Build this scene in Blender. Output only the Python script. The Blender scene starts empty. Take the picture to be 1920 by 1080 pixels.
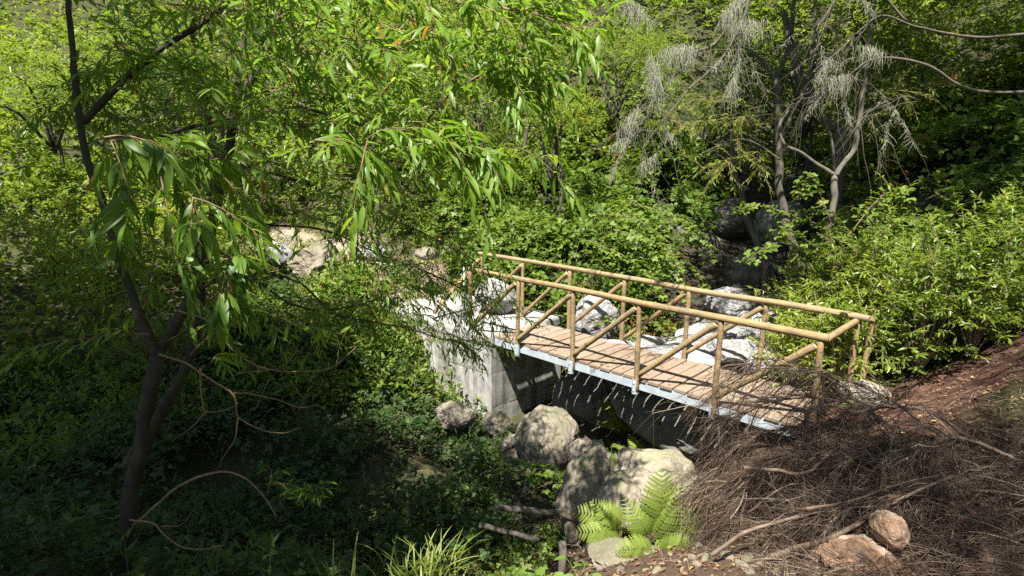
import bpy, math
import numpy as np
from mathutils import Matrix, Vector

# ------------------------------------------------------------------ camera, sky, sun, exposure
scene = bpy.context.scene
COL = scene.collection
CAM = np.array([6.7005, -6.1274, 2.6317])
YAW, PITCH, ROLL, FPX = math.radians(-43.3295), math.radians(-12.0897), math.radians(0.2133), 1080.0
FW = np.array([math.sin(YAW)*math.cos(PITCH), math.cos(YAW)*math.cos(PITCH), math.sin(PITCH)])
_r = np.array([math.cos(YAW), -math.sin(YAW), 0.0]); _u = np.cross(_r, FW)
RT = math.cos(ROLL)*_r + math.sin(ROLL)*_u
UP = math.cos(ROLL)*_u - math.sin(ROLL)*_r
cam = bpy.data.cameras.new('camera'); cam.sensor_width = 36; cam.lens = FPX/1920*36
cam.clip_start = 0.05; cam.clip_end = 400
camo = bpy.data.objects.new('camera', cam); COL.objects.link(camo)
m = Matrix.Identity(4)
for i in range(3):
    m[i][0], m[i][1], m[i][2], m[i][3] = RT[i], UP[i], -FW[i], CAM[i]
camo.matrix_world = m
scene.camera = camo

SUN_DIR = np.array([0.1917, -0.49, 1.0]); SUN_DIR /= np.linalg.norm(SUN_DIR)     # towards the sun
sun_el = math.asin(SUN_DIR[2]); sun_az = math.atan2(SUN_DIR[0], SUN_DIR[1])
world = bpy.data.worlds.new('World'); scene.world = world; world.use_nodes = True
wn = world.node_tree; wn.nodes.clear()
sky = wn.nodes.new('ShaderNodeTexSky'); sky.sky_type = 'NISHITA'; sky.sun_disc = False
sky.sun_elevation = sun_el; sky.sun_rotation = sun_az
bg = wn.nodes.new('ShaderNodeBackground'); bg.inputs['Strength'].default_value = 0.05
wo = wn.nodes.new('ShaderNodeOutputWorld')
wn.links.new(sky.outputs[0], bg.inputs[0]); wn.links.new(bg.outputs[0], wo.inputs[0])
sl = bpy.data.lights.new('sun', 'SUN'); sl.energy = 5.0; sl.angle = math.radians(0.53); sl.color = (1.0, 0.95, 0.87)
so = bpy.data.objects.new('sun', sl); COL.objects.link(so)
so.rotation_euler = Vector(SUN_DIR).to_track_quat('Z', 'Y').to_euler(); so.location = (8, -12, 25)
vs = scene.view_settings
scene.display_settings.display_device = 'sRGB'
vs.view_transform = 'Standard'; vs.look = 'None'; vs.gamma = 1.0; vs.use_curve_mapping = False; vs.exposure = 1.75
cy = scene.cycles
cy.use_adaptive_sampling = True; cy.adaptive_threshold = 0.015; cy.adaptive_min_samples = 64
cy.max_bounces = 7; cy.diffuse_bounces = 4; cy.glossy_bounces = 2; cy.transmission_bounces = 5
cy.caustics_reflective = False; cy.caustics_refractive = False
cy.use_denoising = False
scene.render.use_persistent_data = False

# ------------------------------------------------------------------ maths helpers
def RNG(s): return np.random.default_rng(s)
def nz(a): return a/np.maximum(np.linalg.norm(a, axis=-1, keepdims=True), 1e-9)
def P(x, y, d):                       # the point seen at photograph pixel (x, y) at depth d
    return CAM + d*(FW + RT*((x-960)/FPX) + UP*((540-y)/FPX))
def PL(l, d=None):
    out = []
    for q in l:
        if len(q) > 2: d = q[2]
        out.append(P(q[0], q[1], d))
    return np.array(out)
def hash3(i, j, k, s):
    h = (i*374761393 + j*668265263 + k*2147483647 + s*1274126177) & 0xffffffff
    h = ((h ^ (h >> 13))*1274126177) & 0xffffffff
    h = ((h ^ (h >> 16))*2246822519) & 0xffffffff
    return ((h ^ (h >> 15)) & 0xffffff)/float(0xffffff)
def vnoise(p, s=0):
    p = np.asarray(p, float); i = np.floor(p).astype(np.int64); f = p-i; f = f*f*(3-2*f)
    r = 0
    for a in (0, 1):
        for b in (0, 1):
            for c in (0, 1):
                w = (f[..., 0] if a else 1-f[..., 0])*(f[..., 1] if b else 1-f[..., 1])*(f[..., 2] if c else 1-f[..., 2])
                r = r + w*hash3(i[..., 0]+a, i[..., 1]+b, i[..., 2]+c, s)
    return r*2-1
def fbm(p, s=0, o=4):
    p = np.asarray(p, float); r = 0; a = 1.0
    for k in range(o):
        r = r + a*vnoise(p*2**k, s+k); a *= .5
    return r
def xyz(x, y, z=0.0): return np.stack(np.broadcast_arrays(x, y, z), -1)

# ------------------------------------------------------------------ object helpers
def put_mesh(name, V, F, mats, var=None, smooth=True, fm=None):
    """V (n,3); F a list of int arrays (m,3) or (m,4)"""
    me = bpy.data.meshes.new(name)
    if not isinstance(F, (list, tuple)): F = [F]
    F = [np.asarray(f, np.int64) for f in F if len(f)]
    V = np.asarray(V, np.float32)
    me.vertices.add(len(V)); me.vertices.foreach_set('co', V.ravel())
    nl = sum(f.size for f in F); nf = sum(len(f) for f in F)
    me.loops.add(nl); me.polygons.add(nf)
    me.loops.foreach_set('vertex_index', np.concatenate([f.ravel() for f in F]).astype(np.int32))
    tot = np.concatenate([np.full(len(f), f.shape[1]) for f in F])
    st = np.concatenate([[0], np.cumsum(tot)[:-1]])
    me.polygons.foreach_set('loop_start', st.astype(np.int32))
    me.polygons.foreach_set('use_smooth', np.full(nf, smooth))
    for mt in (mats if isinstance(mats, (list, tuple)) else [mats]): me.materials.append(mt)
    if fm is not None: me.polygons.foreach_set('material_index', np.asarray(fm, np.int32))
    if var is not None:
        var = np.asarray(var, np.float32)
        if var.ndim == 1:
            a = me.attributes.new('var', 'FLOAT', 'POINT'); a.data.foreach_set('value', var)
        else:
            a = me.attributes.new('tint', 'FLOAT_COLOR', 'POINT'); a.data.foreach_set('color', var.ravel())
    me.update(); me.validate()
    return me
def link(name, me, parent=None, label=None, cat=None, group=None, kind=None, mw=None):
    o = bpy.data.objects.new(name, me); COL.objects.link(o)
    if mw is not None: o.matrix_basis = mw
    if parent is not None:
        o.parent = parent; o.matrix_parent_inverse = PINV.get(parent.name, Matrix.Identity(4))
    for k, v in (('label', label), ('category', cat), ('group', group), ('kind', kind)):
        if v: o[k] = v
    return o
PINV = {}
def thing(name, label, cat, loc=(0, 0, 0), group=None):
    o = bpy.data.objects.new(name, None); COL.objects.link(o); o.location = loc
    o.empty_display_size = .1
    PINV[o.name] = Matrix.Translation(loc).inverted()
    o['label'] = label; o['category'] = cat
    if group: o['group'] = group
    return o

class Bag:                            # collects raw geometry for ONE mesh
    def __init__(s): s.V = []; s.F3 = []; s.F4 = []; s.var = []; s.n = 0
    def add(s, V, F3=None, F4=None, var=None):
        V = np.asarray(V).reshape(-1, 3)
        if F3 is not None and len(F3): s.F3.append(np.asarray(F3)+s.n)
        if F4 is not None and len(F4): s.F4.append(np.asarray(F4)+s.n)
        s.V.append(V); s.n += len(V)
        s.var.append(np.full(len(V), .5) if var is None else np.asarray(var, float).ravel())
    def mesh(s, name, mat, smooth=True):
        F = []
        if s.F3: F.append(np.concatenate(s.F3))
        if s.F4: F.append(np.concatenate(s.F4))
        return put_mesh(name, np.concatenate(s.V), F, mat, np.concatenate(s.var), smooth)

def smooth_line(pts, n):
    pts = np.asarray(pts, float)
    if len(pts) < 3:
        t = np.linspace(0, 1, n)[:, None]; return pts[0]*(1-t)+pts[-1]*t
    q = np.vstack([2*pts[0]-pts[1], pts, 2*pts[-1]-pts[-2]])
    seg = np.linspace(0, len(pts)-1-1e-6, n); out = []
    for s in seg:
        i = int(s); t = s-i; a, b, c, d = q[i:i+4]
        out.append(.5*((2*b)+(-a+c)*t+(2*a-5*b+4*c-d)*t*t+(-a+3*b-3*c+d)*t**3))
    return np.array(out)
def tube(bag, pts, rad, k=8, var=.5, cap=True):
    pts = np.asarray(pts, float); n = len(pts); rad = np.broadcast_to(rad, n)
    tan = nz(np.gradient(pts, axis=0))
    ref = np.array([0, 0, 1.]) if abs(tan[0, 2]) < .9 else np.array([1., 0, 0])
    V = []
    for i in range(n):
        x = nz(np.cross(tan[i], ref)); y = np.cross(tan[i], x); ref = np.cross(x, tan[i])
        a = np.arange(k)/k*2*math.pi
        V.append(pts[i]+rad[i]*(np.cos(a)[:, None]*x+np.sin(a)[:, None]*y))
    V = np.concatenate(V)
    i, j = np.meshgrid(np.arange(n-1), np.arange(k), indexing='ij'); j2 = (j+1) % k
    F4 = np.stack([i*k+j, i*k+j2, (i+1)*k+j2, (i+1)*k+j], -1).reshape(-1, 4)
    F3 = None
    if cap:
        V = np.vstack([V, pts[0], pts[-1]]); a = np.arange(k); b = (a+1) % k
        F3 = np.vstack([np.stack([b, a, np.full(k, n*k)], -1), np.stack([(n-1)*k+a, (n-1)*k+b, np.full(k, n*k+1)], -1)])
    bag.add(V, F3, F4, np.full(len(V), var))
def strands(bag, pts, rad, k=3, var=None):
    """pts (N,m,3), rad (N,m): thin tubes, all at once"""
    N, M, _ = pts.shape
    if N == 0: return
    tan = nz(np.gradient(pts, axis=1)); ref = nz(np.random.default_rng(N).normal(size=(N, 1, 3)))
    x = nz(np.cross(tan, ref)); y = np.cross(tan, x)
    a = np.arange(k)/k*2*math.pi
    V = pts[:, :, None]+rad[:, :, None, None]*(np.cos(a)[None, None, :, None]*x[:, :, None]+np.sin(a)[None, None, :, None]*y[:, :, None])
    nn, i, j = np.meshgrid(np.arange(N), np.arange(M-1), np.arange(k), indexing='ij'); j2 = (j+1) % k
    b = nn*M*k
    F4 = np.stack([b+i*k+j, b+i*k+j2, b+(i+1)*k+j2, b+(i+1)*k+j], -1).reshape(-1, 4)
    v = np.repeat(np.full(N, .5) if var is None else var, M*k)
    bag.add(V.reshape(-1, 3), None, F4, v)

# leaf templates: axis +Y, face +Z, length 1
def T_diamond(w=.4, fold=.12):
    return np.array([[0, 0, 0], [w/2, .42, fold*.6], [0, 1, 0], [-w/2, .42, fold*.6]]), np.array([[0, 1, 2], [0, 2, 3]])
def T_lance(w=.15, droop=.25, twist=0., seg=5):
    t = np.linspace(0, 1, seg+1); V = []; F = []
    prof = np.sin(np.pi*np.clip(t, 0, 1)**.75)**.9*w/2
    z = -droop*t**2
    for i in range(1, seg):
        a = twist*t[i]; c, s = math.cos(a), math.sin(a)
        V += [[-prof[i]*c, t[i], z[i]+.25*prof[i]-prof[i]*s], [0, t[i], z[i]], [prof[i]*c, t[i], z[i]+.25*prof[i]+prof[i]*s]]
    V = [[0, 0, 0]]+V+[[0, 1, z[-1]]]
    F += [[0, 2, 1], [0, 3, 2]]
    for i in range(seg-2):
        a = 1+3*i; b = a+3
        F += [[a, a+1, b+1], [a, b+1, b], [a+1, a+2, b+2], [a+1, b+2, b+1]]
    e = len(V)-1; a = e-3
    F += [[a, a+1, e], [a+1, a+2, e]]
    return np.array(V), np.array(F)
def T_ovate(w=.75, fold=.15, droop=.15):
    V = [[0, 0, 0], [w*.42, .22, fold*.35], [w*.5, .48, fold*.4-droop*.2], [w*.3, .78, fold*.2-droop*.55], [0, 1, -droop],
         [-w*.3, .78, fold*.2-droop*.55], [-w*.5, .48, fold*.4-droop*.2], [-w*.42, .22, fold*.35], [0, .5, -droop*.2]]
    F = [[0, 1, 8], [1, 2, 8], [2, 3, 8], [3, 4, 8], [4, 5, 8], [5, 6, 8], [6, 7, 8], [7, 0, 8]]
    return np.array(V, float), np.array(F)
def T_tri(base, sc=(.62, .55), ang=1.15):     # three leaflets on a stalk
    v, f = base; V = []; F = []; n = 0
    for a, s, oy in ((0, sc[0], .38), (ang, sc[1], .34), (-ang, sc[1], .34)):
        c, sn = math.cos(a), math.sin(a); w = v*s
        V.append(np.stack([w[:, 0]*c+w[:, 1]*sn, -w[:, 0]*sn+w[:, 1]*c+oy, w[:, 2]-.06*abs(a)*w[:, 1]], -1)); F.append(f+n); n += len(v)
    return np.concatenate(V), np.concatenate(F)
def T_mid(w=.85, fold=.2):
    return np.array([[0, 0, 0], [w*.5, .42, fold*.5], [w*.22, .8, fold*.1], [0, 1, -.1], [-w*.22, .8, fold*.1], [-w*.5, .42, fold*.5]]), np.array([[0, 1, 2], [0, 2, 3], [0, 3, 4], [0, 4, 5]])
LOW_TRI = T_tri(T_diamond(.85, .2)); HI_TRI = T_tri(T_mid())
def leaves(bag, tmpl, pos, d, nrm, size, var, wid=None):
    v, f = tmpl; N = len(pos)
    if N == 0: return
    y = nz(d); x = nz(np.cross(y, nrm)); z = np.cross(x, y)
    s = size[:, None, None]; sx = s if wid is None else s*wid[:, None, None]
    V = pos[:, None]+sx*v[None, :, 0:1]*x[:, None]+s*v[None, :, 1:2]*y[:, None]+s*v[None, :, 2:3]*z[:, None]
    F = (f[None]+(np.arange(N)*len(v))[:, None, None]).reshape(-1, f.shape[1])
    vv = np.repeat(var, len(v))
    if f.shape[1] == 3: bag.add(V, F, None, vv)
    else: bag.add(V, None, F, vv)
def twig_set(p, d, L, n, size, rng, spread=1.0, droop=.3, hang=.2, jit=.3, nup=.7, t0=.1):
    """T twigs -> leaf frames along them, and the twig strands themselves"""
    T = len(p); t = np.linspace(t0, 1, n)[None, :]+rng.uniform(-.04, .04, (T, n))
    d = nz(d); L = np.broadcast_to(L, T)
    lt = (L[:, None]*t)[..., None]
    g = np.array([0, 0, -1.])
    pos = p[:, None]+d[:, None]*lt+g*droop*lt**2/np.maximum(L[:, None, None], .05)
    tan = nz(d[:, None]+g*2*droop*t[..., None])
    side = nz(np.cross(tan, np.array([0, 0, 1.])+rng.normal(0, .35, (T, 1, 3))))
    sg = np.where((np.arange(n) % 2) == 0, 1., -1.)[None, :, None]
    a = spread*rng.uniform(.75, 1.15, (T, n, 1))*(1-.55*t[..., None]**3)
    ld = nz(tan*np.cos(a)+side*sg*np.sin(a)+g*hang+rng.normal(0, jit, (T, n, 3)))
    nr = nz(np.array([0, 0, nup])+SUN_DIR*.2+rng.normal(0, .45, (T, n, 3)))
    sz = size*rng.uniform(.45, 1.2, (T, n))*(1-.25*np.abs(t-.5))
    ts = np.linspace(0, 1, 4)[None, :]
    lts = (L[:, None]*ts)[..., None]
    st = p[:, None]+d[:, None]*lts+g*droop*lts**2/np.maximum(L[:, None, None], .05)
    return pos.reshape(-1, 3), ld.reshape(-1, 3), nr.reshape(-1, 3), sz.ravel(), st

# ------------------------------------------------------------------ materials
class NT:
    def __init__(s, name):
        s.m = bpy.data.materials.new(name); s.m.use_nodes = True; s.t = s.m.node_tree; s.t.nodes.clear()
        s.out = s.t.nodes.new('ShaderNodeOutputMaterial')
    def n(s, typ, **k):
        o = s.t.nodes.new('ShaderNode'+typ)
        for a, b in k.items(): setattr(o, a, b)
        return o
    def l(s, a, b): s.t.links.new(a, b)
    def val(s, sock, v):
        if isinstance(v, (int, float)): sock.default_value = v
        elif isinstance(v, tuple): sock.default_value = v if len(v) == len(sock.default_value) else (*v, 1)
        else: s.l(v, sock)
    def coord(s, kind='Object', scale=(1, 1, 1)):
        c = s.n('TexCoord'); mp = s.n('Mapping'); mp.inputs['Scale'].default_value = scale
        s.l(c.outputs[kind], mp.inputs[0]); return mp.outputs[0]
    def noise(s, co, scale, detail=4, rough=.6, dist=0.):
        o = s.n('TexNoise'); s.l(co, o.inputs['Vector']); o.inputs['Scale'].default_value = scale
        o.inputs['Detail'].default_value = detail; o.inputs['Roughness'].default_value = rough
        o.inputs['Distortion'].default_value = dist; return o.outputs[0]
    def ramp(s, f, stops):
        o = s.n('ValToRGB'); e = o.color_ramp.elements
        while len(e) < len(stops): e.new(.5)
        for x, (p, c) in zip(e, stops): x.position = p; x.color = (*c, 1) if len(c) == 3 else c
        s.l(f, o.inputs[0]); return o.outputs[0]
    def mix(s, f, a, b, mode='MIX'):
        o = s.n('Mix', data_type='RGBA', blend_type=mode)
        s.val(o.inputs[0], f); s.val(o.inputs[6], a); s.val(o.inputs[7], b); return o.outputs[2]
    def math(s, op, a, b=0.):
        o = s.n('Math', operation=op); s.val(o.inputs[0], a); s.val(o.inputs[1], b); return o.outputs[0]
    def bump(s, h, strength=.4, dist=.02, nrm=None):
        o = s.n('Bump'); o.inputs['Strength'].default_value = strength; o.inputs['Distance'].default_value = dist
        s.l(h, o.inputs['Height'])
        if nrm is not None: s.l(nrm, o.inputs['Normal'])
        return o.outputs[0]
    def bsdf(s, col, rough=.8, spec=.3, nrm=None, metal=0.):
        o = s.n('BsdfPrincipled'); s.val(o.inputs['Base Color'], col); s.val(o.inputs['Roughness'], rough)
        o.inputs['Specular IOR Level'].default_value = spec; s.val(o.inputs['Metallic'], metal)
        if nrm is not None: s.l(nrm, o.inputs['Normal'])
        return o.outputs[0]
    def done(s, sh): s.l(sh, s.out.inputs[0]); return s.m
def grey3(v): return (v, v, v)

def leaf_mat(name, stops, trans, tf=.4, rough=.45, spec=.35, attr='var'):
    t = NT(name); a = t.n('Attribute', attribute_name=attr)
    col = t.ramp(a.outputs['Fac'], stops)
    oi = t.n('ObjectInfo')
    b = t.bsdf(col, rough, spec)
    tr = t.n('BsdfTranslucent')
    tc = t.mix(1., col, trans, 'MULTIPLY'); t.l(tc, tr.inputs['Color'])
    mx = t.n('MixShader'); mx.inputs[0].default_value = tf
    t.l(b, mx.inputs[1]); t.l(tr.outputs[0], mx.inputs[2])
    return t.done(mx.outputs[0])
TRN = (1.9, 1.8, .9)
M = {}
M['willow_leaf'] = leaf_mat('willow_leaf', [(0, (.06, .125, .02)), (.45, (.12, .215, .025)), (.85, (.175, .265, .035)), (.95, (.25, .235, .04)), (1, (.27, .12, .03))], TRN, .5, .42, .35)
M['bramble_leaf'] = leaf_mat('bramble_leaf', [(0, (0.059, 0.110, 0.019)), (.5, (0.106, 0.170, 0.026)), (.9, (0.165, 0.220, 0.036)), (.975, (.2, .19, .045)), (1, (.22, .09, .03))], TRN, .4, .5, .3)
M['hill_leaf'] = leaf_mat('hill_leaf', [(0, (0.065, 0.115, 0.017)), (.5, (0.124, 0.185, 0.024)), (.9, (0.183, 0.230, 0.033)), (1, (.21, .21, .045))], TRN, .45, .5, .3)
M['lush_leaf'] = leaf_mat('lush_leaf', [(0, (0.088, 0.150, 0.019)), (.5, (0.153, 0.215, 0.024)), (.9, (0.224, 0.270, 0.033)), (1, (.25, .27, .055))], TRN, .42, .38, .45)
M['yellow_leaf'] = leaf_mat('yellow_leaf', [(0, (.075, .115, .02)), (.6, (.15, .2, .028)), (1, (.22, .24, .04))], TRN, .45, .5, .3)
M['dark_leaf'] = leaf_mat('dark_leaf', [(0, (.022, .045, .012)), (.6, (.042, .08, .016)), (1, (.07, .12, .022))], TRN, .32, .5, .3)  # dark foliage, lowered further to deepen the shade of the lower-left undergrowth
M['fern_leaf'] = leaf_mat('fern_leaf', [(0, (0.106, 0.160, 0.028)), (.6, (0.165, 0.220, 0.038)), (1, (0.236, 0.270, 0.057))], TRN, .42, .55, .25)
M['grass_blade'] = leaf_mat('grass_blade', [(0, (0.094, 0.140, 0.024)), (.6, (0.142, 0.190, 0.028)), (1, (.22, .24, .07))], TRN, .4, .45, .35)
M['big_leaf'] = leaf_mat('big_leaf', [(0, (.09, .18, .03)), (1, (.15, .25, .04))], TRN, .42, .45, .3)

def bark(name, c1, c2, sc=14, moss=0.):
    t = NT(name); co = t.coord('Object'); cs = t.coord('Object', (1, 1, .35))
    n1 = t.noise(cs, sc, 5, .65); n2 = t.noise(co, 3.5, 3)
    col = t.mix(n2, t.ramp(n1, [(.3, c1), (.7, c2)]), t.ramp(n1, [(.25, tuple(x*.6 for x in c1)), (.75, c1)]))
    if moss:
        col = t.mix(t.ramp(t.noise(co, 6, 4), [(.5, grey3(0)), (.68, grey3(moss))]), col, (.07, .085, .025))
    return t.done(t.bsdf(col, .85, .2, t.bump(n1, .5, .01)))
M['willow_bark'] = bark('willow_bark', (.035, .029, .02), (.085, .072, .053), 20, .4)
M['twig_bark'] = bark('twig_bark', (.17, .11, .06), (.34, .25, .15), 20)
M['pale_bark'] = bark('pale_bark', (.08, .07, .055), (.2, .18, .145), 22, .45)
M['grey_bark'] = bark('grey_bark', (.065, .056, .044), (.16, .14, .11), 22, .4)
M['dead_wood'] = bark('dead_wood', (.12, .085, .06), (.26, .2, .15), 18)
def twig_mat():
    t = NT('dead_twig'); a = t.n('Attribute', attribute_name='var'); n = t.noise(t.coord('Object'), 9, 4)
    c = t.ramp(a.outputs['Fac'], [(0, (.05, .033, .023)), (.45, (.1, .068, .048)), (.8, (.17, .122, .087)), (.95, (.26, .205, .15)), (1, (.36, .305, .235))])
    return t.done(t.bsdf(t.mix(n, c, t.mix(.5, c, (.05, .036, .026))), .85, .15))
M['dead_twig'] = twig_mat()
M['cane'] = bark('cane', (.17, .11, .075), (.34, .26, .19), 8)
M['root_bark'] = bark('root_bark', (.13, .09, .065), (.25, .18, .13), 12)

def lichen():
    t = NT('lichen'); n = t.noise(t.coord('Object'), 18, 3)
    b = t.bsdf(t.ramp(n, [(.3, (.33, .34, .25)), (.7, (.48, .48, .38))]), .9, .1)
    tr = t.n('BsdfTranslucent'); tr.inputs[0].default_value = (.4, .4, .28, 1)
    mx = t.n('MixShader'); mx.inputs[0].default_value = .3; t.l(b, mx.inputs[1]); t.l(tr.outputs[0], mx.inputs[2])
    return t.done(mx.outputs[0])
M['lichen'] = lichen()

def log_mat():
    t = NT('log_wood'); oi = t.n('ObjectInfo')
    ad = t.n('VectorMath', operation='ADD'); co = t.coord('Object')
    cb = t.n('CombineXYZ'); t.l(t.math('MULTIPLY', oi.outputs['Random'], 37.), cb.inputs[0]); t.l(cb.outputs[0], ad.inputs[1]); t.l(co, ad.inputs[0])
    co = ad.outputs[0]
    ln = t.n('Mapping'); ln.inputs['Scale'].default_value = (18, 18, 1.6); t.l(co, ln.inputs[0])
    rg = t.n('Mapping'); rg.inputs['Scale'].default_value = (2, 2, 26); t.l(co, rg.inputs[0])
    g = t.noise(ln.outputs[0], 1.6, 5, .6); ring = t.noise(rg.outputs[0], 1.0, 3, .6); blot = t.noise(co, 6, 5, .7)
    c = t.ramp(g, [(.3, (.155, .095, .038)), (.55, (.27, .178, .075)), (.75, (.35, .25, .12))])
    c = t.mix(t.ramp(ring, [(.45, grey3(0)), (.7, grey3(.5))]), c, (.24, .18, .105))
    c = t.mix(t.ramp(blot, [(.45, grey3(0)), (.58, grey3(.85))]), c, (.12, .095, .06))
    c = t.mix(t.math('MULTIPLY', oi.outputs['Random'], .55), c, (.235, .185, .105))
    vo = t.n('TexVoronoi'); vo.inputs['Scale'].default_value = 4.5; t.l(co, vo.inputs['Vector'])
    c = t.mix(t.ramp(vo.outputs[0], [(.1, grey3(.9)), (.2, grey3(0))]), c, (.07, .05, .03))
    h = t.math('ADD', t.math('MULTIPLY', ring, .6), g)
    return t.done(t.bsdf(c, .72, .25, t.bump(h, .8, .012)))
M['log'] = log_mat()
def plank_mat():
    t = NT('plank_wood'); oi = t.n('ObjectInfo'); co = t.coord('Object')
    ad = t.n('VectorMath', operation='ADD'); cb = t.n('CombineXYZ'); t.l(t.math('MULTIPLY', oi.outputs['Random'], 53.), cb.inputs[1])
    t.l(co, ad.inputs[0]); t.l(cb.outputs[0], ad.inputs[1])
    ln = t.n('Mapping'); ln.inputs['Scale'].default_value = (60, 2.2, 30); t.l(ad.outputs[0], ln.inputs[0])
    g = t.noise(ln.outputs[0], 1.0, 5, .6); b = t.noise(ad.outputs[0], 5, 4, .6)
    c = t.ramp(g, [(.3, (.13, .09, .062)), (.6, (.23, .17, .12)), (.8, (.3, .235, .175))])
    c = t.mix(t.ramp(b, [(.5, grey3(0)), (.75, grey3(.55))]), c, (.14, .1, .078))
    c = t.mix(t.math('MULTIPLY', oi.outputs['Random'], .6), c, (.25, .2, .155))
    fine = t.noise(ad.outputs[0], 70, 3); 
    c = t.mix(t.ramp(fine, [(.62, grey3(0)), (.75, grey3(.5))]), c, (.24, .17, .13))
    return t.done(t.bsdf(c, .75, .2, t.bump(g, .35, .004)))
M['plank'] = plank_mat()
def steel_mat():
    t = NT('galvanised_steel'); co = t.coord('Object'); n = t.noise(co, 7, 5, .65); n2 = t.noise(t.coord('Object', (1, 1, 5)), 22, 3)
    c = t.ramp(n, [(.3, (.3, .345, .375)), (.7, (.43, .475, .505))]); c = t.mix(t.ramp(n2, [(.55, grey3(0)), (.8, grey3(.4))]), c, (.5, .53, .55))
    return t.done(t.bsdf(c, t.ramp(n, [(.3, grey3(.4)), (.7, grey3(.6))]), .5, t.bump(n, .08, .002), .15))
M['steel'] = steel_mat()
def concrete_mat():
    t = NT('concrete'); co = t.coord('Object'); n = t.noise(co, 2.2, 6, .65, .4); f = t.noise(co, 35, 4, .7); st = t.noise(t.coord('Object', (5, 5, .7)), 1.4, 5, .6)
    c = t.ramp(n, [(.28, (.2, .195, .178)), (.5, (.33, .325, .305)), (.72, (.44, .435, .415))])
    c = t.mix(t.ramp(st, [(.42, grey3(0)), (.62, grey3(.85))]), c, (.12, .11, .085))
    c = t.mix(t.ramp(t.noise(co, 1.1, 5, .7), [(.54, grey3(0)), (.68, grey3(.7))]), c, (.085, .085, .05))
    c = t.mix(t.ramp(t.noise(co, 7, 6, .7), [(.5, grey3(0)), (.7, grey3(.6))]), c, (.42, .415, .4))
    c = t.mix(t.ramp(f, [(.6, grey3(0)), (.75, grey3(.5))]), c, (.2, .19, .17))
    v = t.n('TexVoronoi'); v.inputs['Scale'].default_value = 30; t.l(co, v.inputs['Vector'])
    h = t.math('ADD', t.math('MULTIPLY', f, .5), t.math('ADD', n, t.math('MULTIPLY', t.math('LESS_THAN', v.outputs[0], .16), -.35)))
    return t.done(t.bsdf(c, .9, .15, t.bump(h, .5, .012)))
M['concrete'] = concrete_mat()
def rock_mat(name, c0, c1, c2, moss=.0, lich=.3, mossc=(.055, .07, .02)):
    t = NT(name); co = t.coord('Object'); oi = t.n('ObjectInfo')
    ad = t.n('VectorMath', operation='ADD'); cb = t.n('CombineXYZ'); t.l(t.math('MULTIPLY', oi.outputs['Random'], 91.), cb.inputs[0])
    t.l(co, ad.inputs[0]); t.l(cb.outputs[0], ad.inputs[1]); co = ad.outputs[0]
    n = t.noise(co, 2.6, 7, .62, .3); f = t.noise(co, 45, 4, .7); mid = t.noise(co, 9, 5, .65)
    c = t.ramp(n, [(.28, c0), (.5, c1), (.72, c2)])
    c = t.mix(t.ramp(f, [(.5, grey3(0)), (.72, grey3(.55))]), c, tuple(x*.5 for x in c0))
    c = t.mix(t.ramp(mid, [(.55, grey3(0)), (.66, grey3(lich))]), c, tuple(min(.62, x*1.35) for x in c2))
    vo = t.n('TexVoronoi', feature='DISTANCE_TO_EDGE'); vo.inputs['Scale'].default_value = 1.7
    wr = t.n('VectorMath', operation='ADD'); nt = t.n('TexNoise'); t.l(co, nt.inputs['Vector']); nt.inputs['Scale'].default_value = 3.
    sc = t.n('VectorMath', operation='SCALE'); sc.inputs['Scale'].default_value = .5; t.l(nt.outputs['Color'], sc.inputs[0])
    t.l(co, wr.inputs[0]); t.l(sc.outputs[0], wr.inputs[1]); t.l(wr.outputs[0], vo.inputs['Vector'])
    crack = t.ramp(vo.outputs[0], [(.0, grey3(0)), (.016, grey3(1))])
    c = t.mix(t.math('MULTIPLY', t.math('SUBTRACT', 1., crack), .6), c, tuple(x*.25 for x in c0))
    if moss:
        ge = t.n('NewGeometry'); sp = t.n('SeparateXYZ'); t.l(ge.outputs['Normal'], sp.inputs[0])
        mk = t.math('MULTIPLY', t.ramp(t.math('ADD', t.math('MULTIPLY', sp.outputs[2], .35), t.noise(co, 4, 5, .7)), [(.62, grey3(0)), (.8, grey3(1))]), moss)
        c = t.mix(mk, c, mossc)
    h = t.math('ADD', t.math('MULTIPLY', f, .35), t.math('ADD', mid, t.math('MULTIPLY', crack, .35)))
    return t.done(t.bsdf(c, .88, .2, t.bump(h, .55, .018)))
M['rock_grey'] = rock_mat('rock_grey', (.115, .096, .074), (.19, .163, .128), (.26, .228, .182), .45)
M['rock_pale'] = rock_mat('rock_pale', (.16, .157, .15), (.235, .232, .226), (.3, .297, .29), .0, .45)
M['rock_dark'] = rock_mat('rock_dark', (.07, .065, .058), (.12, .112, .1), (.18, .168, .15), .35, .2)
M['rock_warm'] = rock_mat('rock_warm', (.15, .085, .05), (.25, .155, .1), (.36, .29, .225), .0, .5)
M['rock_cream'] = rock_mat('rock_cream', (.17, .145, .11), (.27, .235, .185), (.35, .315, .255), .45, .2, (.085, .1, .03))
def ground_mat():
    t = NT('ground_soil'); a = t.n('Attribute', attribute_name='tint'); co = t.coord('Object')
    n = t.noise(co, 5, 7, .7); f = t.noise(co, 60, 4, .7); lit = t.noise(co, 24, 4, .7)
    c = t.mix(1., a.outputs['Color'], t.ramp(n, [(.25, grey3(.55)), (.75, grey3(1.3))]), 'MULTIPLY')
    c = t.mix(t.ramp(lit, [(.55, grey3(0)), (.68, grey3(.5))]), c, (.23, .16, .1))
    c = t.mix(t.ramp(f, [(.6, grey3(0)), (.72, grey3(.5))]), c, (.05, .04, .03))
    h = t.math('ADD', n, t.math('MULTIPLY', f, .5))
    return t.done(t.bsdf(c, .95, .1, t.bump(h, .6, .03)))
M['ground'] = ground_mat()
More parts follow.
